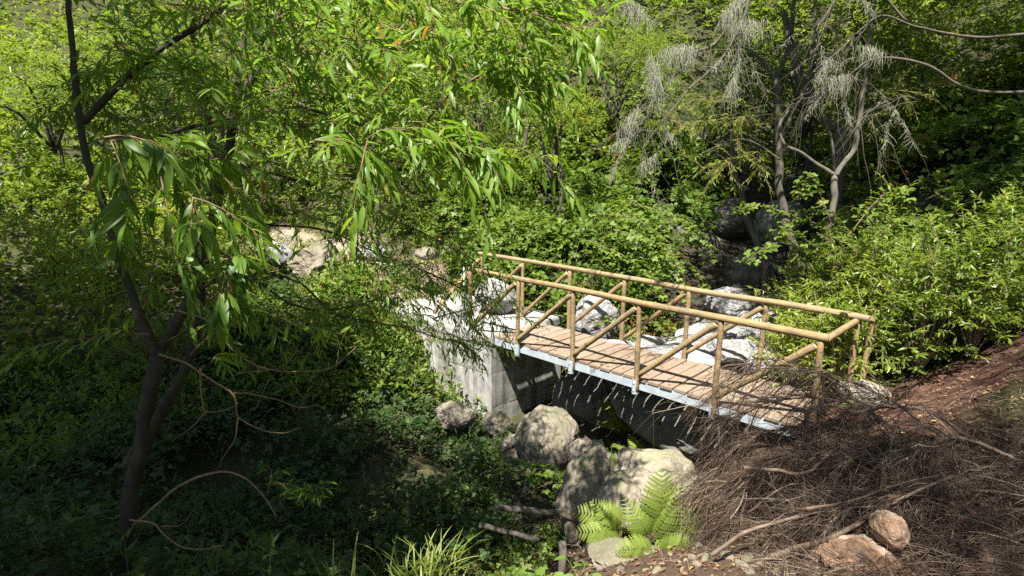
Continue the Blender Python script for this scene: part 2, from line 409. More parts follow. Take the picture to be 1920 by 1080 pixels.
def flat_mat(name, c, rough=.6):
    t = NT(name); n = t.noise(t.coord('Object'), 20, 3)
    return t.done(t.bsdf(t.mix(n, c, tuple(x*.6 for x in c)), rough))
M['cut_wood'] = flat_mat('cut_wood', (.5, .36, .2), .8)
M['flower'] = flat_mat('flower', (.75, .75, .7), .7)

# ------------------------------------------------------------------ terrain
CP = np.array([
 (2.6, -3.6, -1.75), (2.3, -2, -1.6), (2.2, -.8, -1.5), (2.0, .5, -1.55), (2.1, 1.6, -1.3), (2.7, 2.3, -.5), (3.1, 3, -.3), (2.4, 4.8, 0), (1.7, 6.8, .45), (1.2, 9, 1.1), (.6, 12, 2.6), (0, 17, 6),
 (3.6, -1.0, -1.15), (4.1, -1.6, -1.0), (4.6, -2.1, -.55), (4.1, .6, -1.1), (4.8, .6, -.25), (5.3, .5, -.06), (5.8, -.5, .06), (5.4, 1.3, -.02), (5.9, 1.2, .12), (6.3, -2, .3), (6.7, -4, .75), (6.7, -6.1, 1.05), (7.5, -3, .9), (5.6, -1.7, -.05), (5.2, -2.8, .0), (4.6, -3.5, -.35), (5.6, -4.2, .45), (5.3, -5.4, .5),
 (7, 1.5, 1.2), (8, 0, 1.8), (8, 3, 2.4), (6.4, 2.6, .8), (5.2, 3.2, .25), (4.3, 5.4, 1.2), (10, 0, 3.5), (12, 4, 6.5), (7, 8, 4), (4, 10.5, 4),
 (.2, .7, -.06), (-1, .7, -.05), (-2.2, .5, -.05), (-3, 1, 0), (-5, 1, .1), (1, 2.0, -.12), (0, 3.6, .3), (-1, 5.5, 1.0), (-.3, 6, 1.2), (-2, 9, 3), (-4, 12, 5.5), (-8, 16, 9), (-1.3, 10, 3.4),
 (0.2, -.4, -1.25), (-.6, -.35, -.95), (-1.8, -.4, -.6), (-4, -1, -.45), (-4, -3, -1.1), (-7, -2, -.2), (-8, -6, -.6), (0, -1.6, -1.45), (.8, -3, -1.65), (0, -4.5, -1.6), (-2, -5, -1.5), (-3, -8, -1.5),
 (3.6, -4.4, -.5), (2.6, -5.1, -.75), (1.8, -5.5, -.6), (3.2, -6.5, .1), (1, -7, -.6),
 (-6, .4, .3), (-8, 2, 1.0), (-12, 2, 2.2), (-15, -4, 2.2), (-15, 6, 5), (-6, 4, 1.6), (-9, 7, 4), (-20, 0, 4.5), (-12, 12, 8), (-25, 20, 16), (-5, 25, 15), (5, 25, 14), (15, 20, 14), (20, 5, 10), (20, -10, 6), (0, -15, 1), (-15, -15, 1), (10, -12, 2.2), (6, -15, 2),
 (-45, 45, 34), (45, 45, 32), (45, -45, 12), (-45, -45, 9), (0, 45, 31), (-45, 0, 16), (45, 0, 20), (0, -45, 8)], float)
def _phi(r): return np.where(r > 1e-9, r*r*np.log(np.maximum(r, 1e-9)), 0.)
_n = len(CP); _A = np.zeros((_n+3, _n+3))
_A[:_n, :_n] = _phi(np.hypot(CP[:, None, 0]-CP[None, :, 0], CP[:, None, 1]-CP[None, :, 1]))+np.eye(_n)*.02
_A[:_n, _n:] = np.c_[np.ones(_n), CP[:, :2]]; _A[_n:, :_n] = _A[:_n, _n:].T
_w = np.linalg.solve(_A, np.r_[CP[:, 2], 0, 0, 0])
def hgt(x, y, detail=True):
    x = np.asarray(x, float); y = np.asarray(y, float); sh = x.shape; xf = x.ravel(); yf = y.ravel()
    out = np.empty(len(xf))
    for i in range(0, len(xf), 20000):
        a, b = xf[i:i+20000], yf[i:i+20000]
        out[i:i+20000] = _phi(np.hypot(a[:, None]-CP[None, :, 0], b[:, None]-CP[None, :, 1]))@_w[:_n]+_w[_n]+_w[_n+1]*a+_w[_n+2]*b
    if detail:
        p = xyz(xf, yf)
        out = out+.09*fbm(p*.9, 3, 3)+.03*fbm(p*5, 9, 3)
    q1 = np.maximum.reduce([.5-xf, xf-2.0, -.5-yf, yf-1.9, 0*xf])
    out = np.minimum(out, np.where(q1 < .9, -1.55+2.2*q1+.3*np.clip(xf-1.2, 0, 1), 99.))
    q2 = np.maximum.reduce([-2.4-xf, xf-.6, -1.1-yf, yf-1.7, 0*xf])
    out = np.minimum(out, np.where(q2 < .9, -1.5+2.*q2+.22*np.maximum(.5-xf, 0)+.0*yf, 99.))
    return out.reshape(sh)
def G(px, py, lo=1.5, hi=45):         # where the view ray through a photograph pixel meets the ground
    d = np.linspace(lo, hi, 1800); q = CAM+d[:, None]*(FW+RT*((px-960)/FPX)+UP*((540-py)/FPX))
    k = np.argmax(q[:, 2] < hgt(q[:, 0], q[:, 1])); k = k if k > 0 else len(d)-1
    return q[k], d[k]
def onground(x, y, dz=0.): return np.array([x, y, float(hgt(np.array([x]), np.array([y]))[0])+dz])
def axis(a, b, step):
    fine = np.arange(a, b+1e-6, step); o = []; s = step; x = b
    while x < 75: s *= 1.14; x += s; o.append(x)
    lo = []; s = step; x = a
    while x > -75: s *= 1.14; x -= s; lo.append(x)
    return np.array(lo[::-1]+list(fine)+o)
gx, gy = axis(-9, 9, .09), axis(-8, 8, .09)
X, Y = np.meshgrid(gx, gy, indexing='ij'); Z = hgt(X, Y)
# nothing of the ground stands inside the abutment or above the deck
dk = (X > .5) & (X < 5.1) & (Y > -.15) & (Y < 1.35); Z = np.where(dk, np.minimum(Z, -.32), Z)
def blob(x, y, cx, cy, r, soft=.5): return 1/(1+np.exp((np.hypot(x-cx, y-cy)-r)/(soft*.3)))
def capsule(x, y, a, b, r, soft=.4):
    a = np.array(a); b = np.array(b); ab = b-a; t = np.clip(((x-a[0])*ab[0]+(y-a[1])*ab[1])/(ab@ab), 0, 1)
    return 1/(1+np.exp((np.hypot(x-a[0]-t*ab[0], y-a[1]-t*ab[1])-r)/(soft*.3)))
tint = np.zeros(X.shape+(4,)); tint[..., 3] = 1
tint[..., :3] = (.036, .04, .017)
def lay(msk, c):
    for i in range(3): tint[..., i] = tint[..., i]*(1-msk)+c[i]*msk
red = np.maximum.reduce([capsule(X, Y, (5.5, .6), (6.4, -2), .65), capsule(X, Y, (6.4, -2), (6.8, -6.5), .9), capsule(X, Y, (5.4, .6), (6.8, 1.6), .8)])
lay(red, (.085, .045, .034))
pale = np.maximum.reduce([capsule(X, Y, (-.4, .7), (-5, 1), .6), capsule(X, Y, (-5, 1), (-8, .6), .8), blob(X, Y, -3.4, 2.2, .9), blob(X, Y, -6, 1.2, 1.0)])
lay(pale, (.27, .215, .165))
grav = np.maximum.reduce([capsule(X, Y, (2.4, 1.8), (3.2, 3.2), .9), capsule(X, Y, (3.2, 3.2), (2.8, 4.2), .5)])
lay(np.maximum(capsule(X, Y, (2.2, 5), (1.2, 9.5), 1.6), capsule(X, Y, (3.4, 5), (2.5, 9), 1.3)), (.03, .027, .02))  # dark tint paints the gully's shade onto its ground
lay(grav, (.27, .255, .235))
bed = np.maximum.reduce([capsule(X, Y, (2.1, 1.2), (2.3, -2), .7), capsule(X, Y, (3.4, -.6), (4.3, -1.9), .5)])
lay(bed, (.055, .048, .036))
lay(capsule(X, Y, (6.0, -3.4), (4.7, -2.2), .9), (.085, .056, .04))
lay(capsule(X, Y, (4.4, .6), (4.8, -1.6), .5), (.07, .05, .036))
nx, ny = X.shape
i, j = np.meshgrid(np.arange(nx-1), np.arange(ny-1), indexing='ij')
F = np.stack([i*ny+j, (i+1)*ny+j, (i+1)*ny+j+1, i*ny+j+1], -1).reshape(-1, 4)
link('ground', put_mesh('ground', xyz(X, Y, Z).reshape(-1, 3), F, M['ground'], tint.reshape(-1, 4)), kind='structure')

# ------------------------------------------------------------------ concrete abutment
def rough_box(lo, hi, step, amp, seed):
    """box with subdivided, weathered faces and chipped edges"""
    lo = np.array(lo); hi = np.array(hi); bag = Bag()
    for ax in range(3):
        for s in (0, 1):
            a, b = [k for k in range(3) if k != ax]
            na, nb = max(2, int((hi[a]-lo[a])/step)+1), max(2, int((hi[b]-lo[b])/step)+1)
            u, v = np.meshgrid(np.linspace(lo[a], hi[a], na), np.linspace(lo[b], hi[b], nb), indexing='ij')
            V = np.zeros((na, nb, 3)); V[..., a] = u; V[..., b] = v; V[..., ax] = hi[ax] if s else lo[ax]
            V = V.reshape(-1, 3)
            ed = np.sort(np.minimum(V-lo, hi-V), axis=1)[:, 1]            # distance to the nearest edge line
            V = V+amp*np.stack([fbm(V*4, seed+q, 4) for q in range(3)], -1)*.5
            c = (lo+hi)/2; k = np.clip(1-ed/.03, 0, 1)*np.clip(fbm(V*5, seed+7, 3)+.35, 0.15, 1)
            V = V+(c-V)/np.maximum(np.linalg.norm(c-V, axis=1, keepdims=True), .01)*(k*amp*(2.2 if amp > .01 else 1.2))[:, None]
            i, j = np.meshgrid(np.arange(na-1), np.arange(nb-1), indexing='ij')
            q = np.stack([i*nb+j, (i+1)*nb+j, (i+1)*nb+j+1, i*nb+j+1], -1).reshape(-1, 4)
            if (s == 1) == (ax == 1): q = q[:, ::-1]
            bag.add(V, None, q)
    return bag
ab = thing('concrete_abutment', 'grey cast concrete abutment carrying the left end of the footbridge', 'abutment', (-.9, .7, -2.2))
for k, (z0, z1, xl, dy) in enumerate(((-2.3, -1.2405, -2.0, .0), (-1.2395, -.6605, -2.2, .003), (-.6595, -.2, -2.35, -.002))):
    link('concrete_lift', rough_box((xl, -.03+dy, z0), (.5+dy*.5, 1.75, z1), .05, .005, 20+k).mesh('concrete_lift', M['concrete']), ab)
link('concrete_cap', rough_box((-2.38, -.042, -.197), (.506, 1.75, -.012), .03, .016, 31).mesh('concrete_cap', M['concrete']), ab)
lw = thing('concrete_block', 'low weathered concrete block left of the abutment under the willow leaves', 'block', (-3.0, .2, -1))
link('block', rough_box((-3.5, .0, -1.2), (-2.42, .9, -.1), .06, .03, 44).mesh('block', M['concrete']), lw)

# ------------------------------------------------------------------ footbridge
S, W, OFF = 1.0306, 1.18, -.9743
br = thing('footbridge', 'wooden footbridge with log railings, brown planks and a galvanised steel frame', 'bridge', (0, 0, 0))
br.rotation_euler = (0, math.radians(.496), 0)
def log_mesh(name, L, r0, r1, seed, k=12):
    n = max(4, int(L/.07)); z = np.linspace(0, L, n); a = np.arange(k)/k*2*math.pi
    zz, aa = np.meshgrid(z, a, indexing='ij')
    rr = (r0+(r1-r0)*zz/L)*(1+.05*vnoise(xyz(np.cos(aa)*1.2, np.sin(aa)*1.2, zz*5), seed)+.025*vnoise(xyz(np.cos(aa)*3, np.sin(aa)*3, zz*22), seed+5))
    bx = .012*vnoise(xyz(zz*.9, 0*zz, 0*zz+3), seed+2); by = .012*vnoise(xyz(zz*.9, 0*zz, 0*zz+8), seed+3)
    V = xyz(rr*np.cos(aa)+bx, rr*np.sin(aa)+by, zz).reshape(-1, 3)
    i, j = np.meshgrid(np.arange(n-1), np.arange(k), indexing='ij'); j2 = (j+1) % k
    F4 = np.stack([i*k+j, i*k+j2, (i+1)*k+j2, (i+1)*k+j], -1).reshape(-1, 4)
    # ends: a small bevel ring and a cap
    c0 = V[:k].mean(0); c1 = V[-k:].mean(0); e0 = c0+(V[:k]-c0)*.86-[0, 0, .006]; e1 = c1+(V[-k:]-c1)*.86+[0, 0, .006]
    b = len(V); V = np.vstack([V, e0, e1, c0-[0, 0, .006], c1+[0, 0, .006]]); q = np.arange(k); q2 = (q+1) % k
    F4 = np.vstack([F4, np.stack([b+q, b+q2, q2, q], -1), np.stack([(n-1)*k+q, (n-1)*k+q2, b+k+q2, b+k+q], -1)])
    F3 = np.vstack([np.stack([b+q2, b+q, np.full(k, b+2*k)], -1), np.stack([b+k+q, b+k+q2, np.full(k, b+2*k+1)], -1)])
    fm = np.r_[np.ones(len(F3)), np.zeros(len(F4))]
    return put_mesh(name, V, [F3, F4], [M['log'], M['cut_wood']], None, True, fm)
_ls = [0]
def log(name, a, b, r0, r1=None, parent=br):
    a = Vector(a); b = Vector(b); _ls[0] += 1
    me = log_mesh(name, (b-a).length, r0, r1 or r0, _ls[0]*7)
    q = (b-a).to_track_quat('Z', 'X')
    return link(name, me, parent, mw=Matrix.Translation(a) @ q.to_matrix().to_4x4())
nearx = [k*S for k in range(6)]; farx = [k*S+OFF for k in range(7)]
RZ = 1.0
for k, x in enumerate(nearx):
    log('post', (x+.004*k, 0, -.16 if 0 < k < 5 else (-.02 if k == 0 else -.3)), (x, 0, RZ-.045), .034, .032)
for k, x in enumerate(farx):
    log('post', (x, W, -.16 if 1 < k < 6 else (-.05 if k < 2 else -.3)), (x, W, RZ-.045), .034, .032)
log('top_rail', (nearx[0]-.08, 0, RZ), (nearx[5]+.06, 0, RZ-.005), .035, .044)
log('top_rail', (farx[0]-.06, W, RZ), (farx[6]+.1, W, RZ), .035, .042)
for k in range(5):
    log('brace', (nearx[k]+.045, .0, .075), (nearx[k+1]-.045, 0, RZ-.09), .033, .038)
for k in range(6):
    log('brace', (farx[k]+.045, W, .075), (farx[k+1]-.045, W, RZ-.085), .03, .034)
log('end_rail', (nearx[5]+.03, .055, RZ-.01), (farx[6]+.0, W-.045, RZ-.055), .037, .037)
log('end_rail', (farx[0]-.03, W-.06, RZ-.09), (nearx[0]-1.0, .05, .08), .036, .036)
log('end_post', (farx[6]+.1, W+.18, -.3), (farx[6]+.1, W+.18, RZ-.02), .034, .034)
# sleeves (tubes that clasp the posts), beams of C section, planks
def sleeve_mesh():
    b = Bag(); k = 20; a = np.arange(k)/k*2*math.pi; rings = []
    for r, z in ((.041, -.2), (.041, -.012), (.038, -.012), (.038, -.2)): rings.append(np.stack([r*np.cos(a), r*np.sin(a), np.full(k, z)], -1))
    V = np.concatenate(rings); F = []
    for i in range(4):
        q = np.arange(k); q2 = (q+1) % k; n = (i+1) % 4
        F.append(np.stack([i*k+q, i*k+q2, n*k+q2, n*k+q], -1))
    b.add(V, None, np.concatenate(F)); return b.mesh('post_sleeve', M['steel'], False)
sm = sleeve_mesh()
bo = Bag(); _v, _f = ICO1 = (np.array([[.011*math.cos(a), z_, .011*math.sin(a)] for z_ in (0, -.008) for a in np.arange(6)*math.pi/3]), [[q, (q+1) % 6, 6+(q+1) % 6, 6+q] for q in range(6)]+[[6, 7, 8, 9], [6, 9, 10, 11]])
bo.add(_v, None, _f); bolt = bo.mesh('bolt', M['steel'], False)
for xs_, y_, sg_ in ((nearx[1:5], 0, 1), (farx[2:6], W, -1)):
    for x in xs_:
        q_ = link('post_sleeve', sm, br, mw=Matrix.Translation((x, y_, 0)))
        for z_ in (-.05, -.15): link('bolt', bolt, q_, mw=Matrix.Translation((0, -.0405, z_)))
def box_into(b, lo, hi):
    (x0, y0, z0), (x1, y1, z1) = lo, hi
    V = [(x0, y0, z0), (x1, y0, z0), (x1, y1, z0), (x0, y1, z0), (x0, y0, z1), (x1, y0, z1), (x1, y1, z1), (x0, y1, z1)]
    b.add(V, None, [[0, 3, 2, 1], [4, 5, 6, 7], [0, 1, 5, 4], [1, 2, 6, 5], [2, 3, 7, 6], [3, 0, 4, 7]])
X0, X1 = .515, 5.02
for y, s in ((.044, 1), (W-.044, -1)):
    b = Bag(); ya, yb = sorted((y, y+.006*s)); box_into(b, (X0, ya, -.155), (X1, yb, -.042))
    for z in (-.155, -.048):
        yc, yd = sorted((y+.0065*s, y+.05*s)); box_into(b, (X0, yc, z), (X1, yd, z+.006))
    link('steel_beam', b.mesh('steel_beam', M['steel'], False), br)
def plank_mesh(w, L, t, seed):
    n = 14; V = []; ys = np.linspace(0, L, n); bev = .004
    prof = [(-w/2, -t), (w/2, -t), (w/2, -bev), (w/2-bev, 0), (-w/2+bev, 0), (-w/2, -bev)]
    for y in ys:
        for (x, z) in prof: V.append((x+.0015*math.sin(y*9+seed), y, z+.0025*math.sin(y*3.1+seed*2)+.0012*x/w))
    V = np.array(V); k = len(prof); i, j = np.meshgrid(np.arange(n-1), np.arange(k), indexing='ij'); j2 = (j+1) % k
    F4 = np.stack([i*k+j, (i+1)*k+j, (i+1)*k+j2, i*k+j2], -1).reshape(-1, 4)[:, ::-1]
    e = (n-1)*k
    caps = [[0, 1, 2, 5], [2, 3, 4, 5], [e+5, e+2, e+1, e], [e+5, e+4, e+3, e+2]]
    return put_mesh('plank', V, [np.vstack([F4, caps])], M['plank'], None, False)
pw = S/5.7; pm = [plank_mesh(pw-.02, W-.085, .034, s) for s in range(4)]
rng = RNG(5)
nb_ = int((X1+.02-X0)/pw)
for k in range(nb_):
    mw = Matrix.Translation((X0+pw*(k+.5), .036+rng.uniform(-.012, .006), rng.uniform(-.003, .002))) @ Matrix.Rotation(rng.normal(0, .004), 4, 'Z')
    link('plank', pm[k % 4], br, mw=mw)
# thin galvanised stakes by the left approach
for (px, py, d, hh, lab) in ((871, 606, 9.6, .95, 'thin galvanised steel stake standing beside the first log post'), (676, 592, 11.5, 1.1, 'thin galvanised steel stake beside the far left path')):
    g = P(px, py, d); b = Bag(); tube(b, [g+[0, 0, -.3], g+[0, 0, hh]], .009, 8)
    link('steel_stake', b.mesh('steel_stake', M['steel']), None, lab, 'stake')
b = Bag(); tube(b, smooth_line(PL([(676, 490, 11.5), (720, 494, 11.2), (765, 500, 10.8)]), 12), .007, 7)
link('steel_handrail', b.mesh('steel_handrail', M['steel']), None, 'thin pale steel handrail at the top of the far steel stake', 'handrail')

# ------------------------------------------------------------------ boulders
def ico(sub):
    t = (1+5**.5)/2
    V = [(-1, t, 0), (1, t, 0), (-1, -t, 0), (1, -t, 0), (0, -1, t), (0, 1, t), (0, -1, -t), (0, 1, -t), (t, 0, -1), (t, 0, 1), (-t, 0, -1), (-t, 0, 1)]
    F = [(0, 11, 5), (0, 5, 1), (0, 1, 7), (0, 7, 10), (0, 10, 11), (1, 5, 9), (5, 11, 4), (11, 10, 2), (10, 7, 6), (7, 1, 8), (3, 9, 4), (3, 4, 2), (3, 2, 6), (3, 6, 8), (3, 8, 9), (4, 9, 5), (2, 4, 11), (6, 2, 10), (8, 6, 7), (9, 8, 1)]
    V = [np.array(v)/np.linalg.norm(v) for v in map(lambda q: np.array(q, float), V)]
    for _ in range(sub):
        c = {}; N = []
        def mid(a, b):
            k = (min(a, b), max(a, b))
            if k not in c: v = V[a]+V[b]; V.append(v/np.linalg.norm(v)); c[k] = len(V)-1
            return c[k]
        for a, b_, d in F:
            x, y, z = mid(a, b_), mid(b_, d), mid(d, a); N += [(a, x, z), (b_, y, x), (d, z, y), (x, y, z)]
        F = N
    return np.array(V), np.array(F)
ICO = {s: ico(s) for s in (1, 2, 3, 4)}
def boulder(name, label, c, size, mat, seed, facets=9, sub=4, rot=0., tilt=0., cut=.72, rough=.05, cat='boulder', group=None):
    V, F = ICO[sub]; V = V.copy(); r = RNG(seed)
    pl = nz(r.normal(size=(facets, 3))); off = r.uniform(cut, .98, facets)
    for n_, o_ in zip(pl, off):
        e = V@n_-o_; V = V-np.where(e > 0, e*.9, 0)[:, None]*n_
    nn = nz(V)
    V = V+nn*(.09*fbm(V*1.6, seed, 2)+rough*fbm(V*4.5, seed+3, 4)-.05*np.maximum(0, 1-np.abs(fbm(V*2.1, seed+9, 3))*9))[:, None]
    V = V*np.array(size)/2
    mw = Matrix.Translation(Vector(c)) @ Matrix.Rotation(rot, 4, 'Z') @ Matrix.Rotation(tilt, 4, 'Y')
    return link(name, put_mesh(name, V, F, M[mat], None, sub < 4), None, label, cat, group, mw=mw)
AZ = math.pi/2-YAW                     # view heading as a plain angle
def bpx(label, x, y, d, w, h, mat, seed, dep=None, name='boulder', **k):
    """boulder whose outline is about w x h photograph pixels, centred at pixel (x, y), depth d"""
    ww, hh = w*d/FPX, h*d/FPX
    k.setdefault('rot', -YAW)
    return boulder(name, label, P(x, y, d)+FW*[1, 1, 0]*(dep or ww)*.2, (ww*1.08, dep or ww, hh*1.12), mat, seed, **k)
bpx('big rounded boulder with a cracked face below the abutment corner', 1029, 842, 7.0, 122, 130, 'rock_grey', 3, .75, facets=8)
bpx('small upright stone against the right side of the big cracked boulder', 1086, 858, 6.7, 36, 62, 'rock_grey', 5, sub=3, cat='stone')
bpx('small round stone right of the small upright stone', 1121, 850, 6.9, 32, 27, 'rock_grey', 8, sub=3, cat='stone')
bpx('long leaning brown boulder sloping down beside the dark stream', 1100, 935, 5.9, 92, 190, 'rock_grey', 11, .6, tilt=.25, facets=7)
bpx('rounded cream boulder behind the bright green fern', 1232, 918, 5.75, 150, 120, 'rock_cream', 14, .8, facets=6)
bpx('mossy boulder at the left of the rounded cream boulder', 1170, 950, 5.6, 92, 110, 'rock_cream', 17, .5, facets=7)
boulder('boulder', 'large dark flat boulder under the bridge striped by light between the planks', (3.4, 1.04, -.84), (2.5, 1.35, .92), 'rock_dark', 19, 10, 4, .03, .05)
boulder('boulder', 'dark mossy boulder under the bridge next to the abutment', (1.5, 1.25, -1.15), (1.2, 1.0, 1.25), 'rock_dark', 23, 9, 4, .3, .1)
bpx('pale angular boulder behind the middle of the far railing', 1117, 602, 9.6, 90, 82, 'rock_pale', 27, .7, facets=12, cut=.62)
bpx('pale boulder seen through the left end of the railings', 930, 560, 10.3, 75, 62, 'rock_pale', 29, .6, facets=10)
bpx('broad white rock slab behind the right half of the far railing', 1305, 672, 8.7, 250, 62, 'rock_pale', 31, 1.7, facets=16, cut=.5, rough=.055)
bpx('white angular rock near the last railing brace', 1383, 668, 8.2, 96, 66, 'rock_pale', 34, .8, facets=15, cut=.5, rough=.055)
bpx('white broken rock beside the right posts', 1432, 690, 7.6, 70, 72, 'rock_pale', 36, .5, facets=15, cut=.5, rough=.055)
bpx('low white rock at the edge of the planks behind the middle brace', 1225, 650, 9.1, 85, 34, 'rock_pale', 38, .5, facets=10)
bpx('small white stone just beyond the planks below the far brace', 1160, 655, 8.8, 60, 28, 'rock_pale', 41, .4, sub=3, cat='stone')
bpx('flat pale rock between the white slab and the gully', 1330, 632, 9.6, 120, 30, 'rock_pale', 42, 1.0, facets=14, cut=.55)
bpx('pale wet boulder under the far top rail', 1372, 572, 10.6, 92, 52, 'rock_pale', 43, .8, facets=10)
bpx('grey boulder between two right posts', 1408, 622, 9.6, 72, 62, 'rock_pale', 46, .6, facets=11, cut=.64)
bpx('large grey boulder in the shade at the mouth of the gully', 1412, 520, 11.8, 95, 92, 'rock_dark', 49, .9, facets=9)  # dark material puts the gully's shade into this boulder's colour
bpx('grey stone in the shade below the far rail', 1330, 612, 10.2, 50, 36, 'rock_grey', 52, .4, sub=3, cat='stone')
bpx('shade-darkened rock high in the shaded gully', 1375, 415, 14.2, 100, 70, 'rock_dark', 55, 1.1, facets=11, cut=.62)  # this and the next two: gully shade put into the rock colour
bpx('shade-darkened rock on the left wall of the gully', 1310, 470, 13.6, 90, 100, 'rock_dark', 57, 1.0, facets=11, cut=.62)
bpx('shade-darkened rock on the right wall of the gully behind the pale trunk', 1468, 430, 12.6, 90, 110, 'rock_dark', 59, 1.0, facets=11, cut=.62)
bpx('rugged grey outcrop in the sunny clearing behind the willow', 585, 500, 12.6, 100, 80, 'rock_grey', 61, 1.1, facets=13, cut=.58, rough=.1)
bpx('low pale rock right of the rugged outcrop in the clearing', 700, 478, 12.2, 60, 34, 'rock_pale', 64, .6, sub=3, cat='stone')
bpx('small pale rock beside the far steel stake', 648, 540, 11.4, 46, 30, 'rock_pale', 66, .4, sub=3, cat='stone')
bpx('grey rubble stone in the dry grass above the left end of the bridge', 800, 476, 11.6, 44, 24, 'rock_grey', 69, .5, sub=3, cat='stone')
bpx('pale stone at the left edge of the sunny clearing', 515, 478, 13.0, 60, 45, 'rock_pale', 63, .6, sub=3, cat='stone')
bpx('square dark rock below the left face of the abutment', 850, 782, 8.6, 78, 52, 'rock_grey', 65, .5, facets=12, cut=.6)
bpx('rough rubble lump under the abutment corner', 930, 803, 8.6, 60, 50, 'rock_grey', 67, .4, facets=13, cut=.55, rough=.12)
bpx('reddish white rock in the bottom right corner', 1625, 1062, 3.3, 120, 95, 'rock_warm', 70, .4, facets=15, cut=.5, rough=.08)
bpx('brown angular rock left of the reddish white corner rock', 1553, 1072, 3.5, 80, 72, 'rock_warm', 73, .3, facets=12, cut=.6)
bpx('small reddish brown rock above the reddish white corner rock', 1678, 1003, 3.3, 52, 70, 'rock_warm', 75, .25, facets=11, cut=.6)
bpx('white stone on the red soil path below the last post', 1632, 742, 5.6, 72, 58, 'rock_cream', 78, .3, facets=12, cut=.6, cat='stone')
bpx('small white stone left of the white path stone', 1592, 730, 5.7, 34, 26, 'rock_cream', 80, sub=3, cat='stone')
bpx('flat white stone between the right posts and the brush', 1496, 703, 7.4, 62, 30, 'rock_cream', 82, sub=3, cat='stone')
bpx('grey brown rock at the bottom beneath the fern', 1165, 1068, 4.5, 120, 50, 'rock_grey', 86, .5, facets=10)
bpx('pale brown rock under the dead brush right of the fern', 1345, 985, 5.0, 90, 75, 'rock_warm', 88, .5, facets=11, cut=.62)
bpx('grey rock left of the big cracked boulder', 962, 850, 7.3, 50, 62, 'rock_grey', 90, .4, facets=11, sub=3)
rng = RNG(77)
b = Bag()
for (ax, ay, bx_, by_, n, r0) in ((2.4, 1.6, 3.3, 3.4, 170, .07), (3.2, 3.2, 1.6, 7.5, 150, .1), (2.2, .9, 2.5, -2.2, 120, .07), (3.5, -.7, 4.4, -2.1, 90, .05), (-8, .8, -2, 1.2, 260, .1), (5.4, .4, 6.3, -1.8, 60, .03), (5.7, -1.6, 5.0, -2.9, 90, .04)):
    t = rng.uniform(0, 1, n); x = ax+(bx_-ax)*t+rng.normal(0, .45, n); y = ay+(by_-ay)*t+rng.normal(0, .3, n)
    z = hgt(x, y); V, F_ = ICO[1]
    for k in range(n):
        v = V*(1+.25*fbm(V*1.3+k*9.1, 5, 2))[:, None]*rng.uniform(.35, 1.2, 3)*r0*rng.uniform(.3, 1.3)
        b.add(v+[x[k], y[k], z[k]], F_)
link('gravel', b.mesh('gravel', M['rock_grey']), kind='stuff')

# ------------------------------------------------------------------ ferns
def frond_mesh(name, L, np_, plen, arch, seed, mat='fern_leaf'):
    r = RNG(seed); b = Bag(); t = np.linspace(0, 1, 14)
    def spine(t): return np.stack([0*t+.03*np.sin(t*3+seed), L*(t-.12*arch*t**3), L*arch*(.55*t-.75*t**2.2)], -1)
    tube(b, spine(t), np.linspace(.004, .0012, 14), 5, .1)
    dia = (np.array([[0, 0, 0], [.2, .45, .03], [0, 1, -.05], [-.2, .45, .03]]), np.array([[0, 1, 2], [0, 2, 3]]))
    for s in (-1, 1):
        for i in range(np_):
            u = .14+.86*i/np_+r.uniform(-.004, .004); q = spine(np.array([u, u+.01])); tan = nz(q[1]-q[0])
            ln = plen*math.sin(math.pi*min(1, (u-.06)*1.0)**.62)**.9*(1 if u < .9 else .8)+.006
            d = nz(np.array([s*1., 0, 0])+tan*.45+np.array([0, 0, -.08])+r.normal(0, .04, 3))
            m_ = 9; v = np.linspace(.06, 1, m_)
            pt = q[0]+d*ln*v[:, None]+np.array([0, 0, -1.])*ln*.18*(v**2)[:, None]
            up = nz(np.cross(d, tan))*s
            if up[2] < 0: up = -up
            sd = nz(np.cross(up, d)); m2 = 13; v = np.linspace(0, 1, m2)
            pt = q[0]+d*ln*v[:, None]+np.array([0, 0, -1.])*ln*.22*(v**2)[:, None]
            hw = (ln*.105*np.sin(math.pi*np.minimum(1, .16+.84*v))**.7+.0015)*np.where(np.arange(m2) % 2 == 1, 1.25, .62); hw[-1] = .0004
            V = np.concatenate([pt+sd*hw[:, None]+up*.12*hw[:, None], pt, pt-sd*hw[:, None]+up*.12*hw[:, None]]); k_ = np.arange(m2-1)
            F_ = np.concatenate([np.stack([k_, k_+1, m2+k_+1, m2+k_], -1), np.stack([m2+k_, m2+k_+1, 2*m2+k_+1, 2*m2+k_], -1)])
            b.add(V, None, F_, np.full(len(V), np.clip(r.normal(.5, .2), 0, 1)))
    return b.mesh(name, M[mat])
fr = [frond_mesh('frond', 1.0, 15, .27, a, s) for a, s in ((.5, 1), (.8, 2), (1.15, 3))]
def fern(label, base, n, L, rng, az0=None, spread=math.pi, el=(.5, 1.1), group=None):
    t = thing('fern', label, 'fern', tuple(base), group)
    for k in range(n):
        a = rng.uniform(-math.pi, math.pi) if az0 is None else az0+rng.uniform(-spread, spread)
        e = rng.uniform(*el); s = L*rng.uniform(.7, 1.1)
        mw = Matrix.Translation(Vector(base)) @ Matrix.Rotation(a, 4, 'Z') @ Matrix.Rotation(e, 4, 'X') @ Matrix.Rotation(rng.normal(0, .25), 4, 'Y') @ Matrix.Scale(s, 4)
        link('frond', fr[k % 3], t, mw=mw)
    return t
rng = RNG(12)
toC = math.atan2(-FW[0], FW[1])       # a frond turned by this angle leans away from the viewer
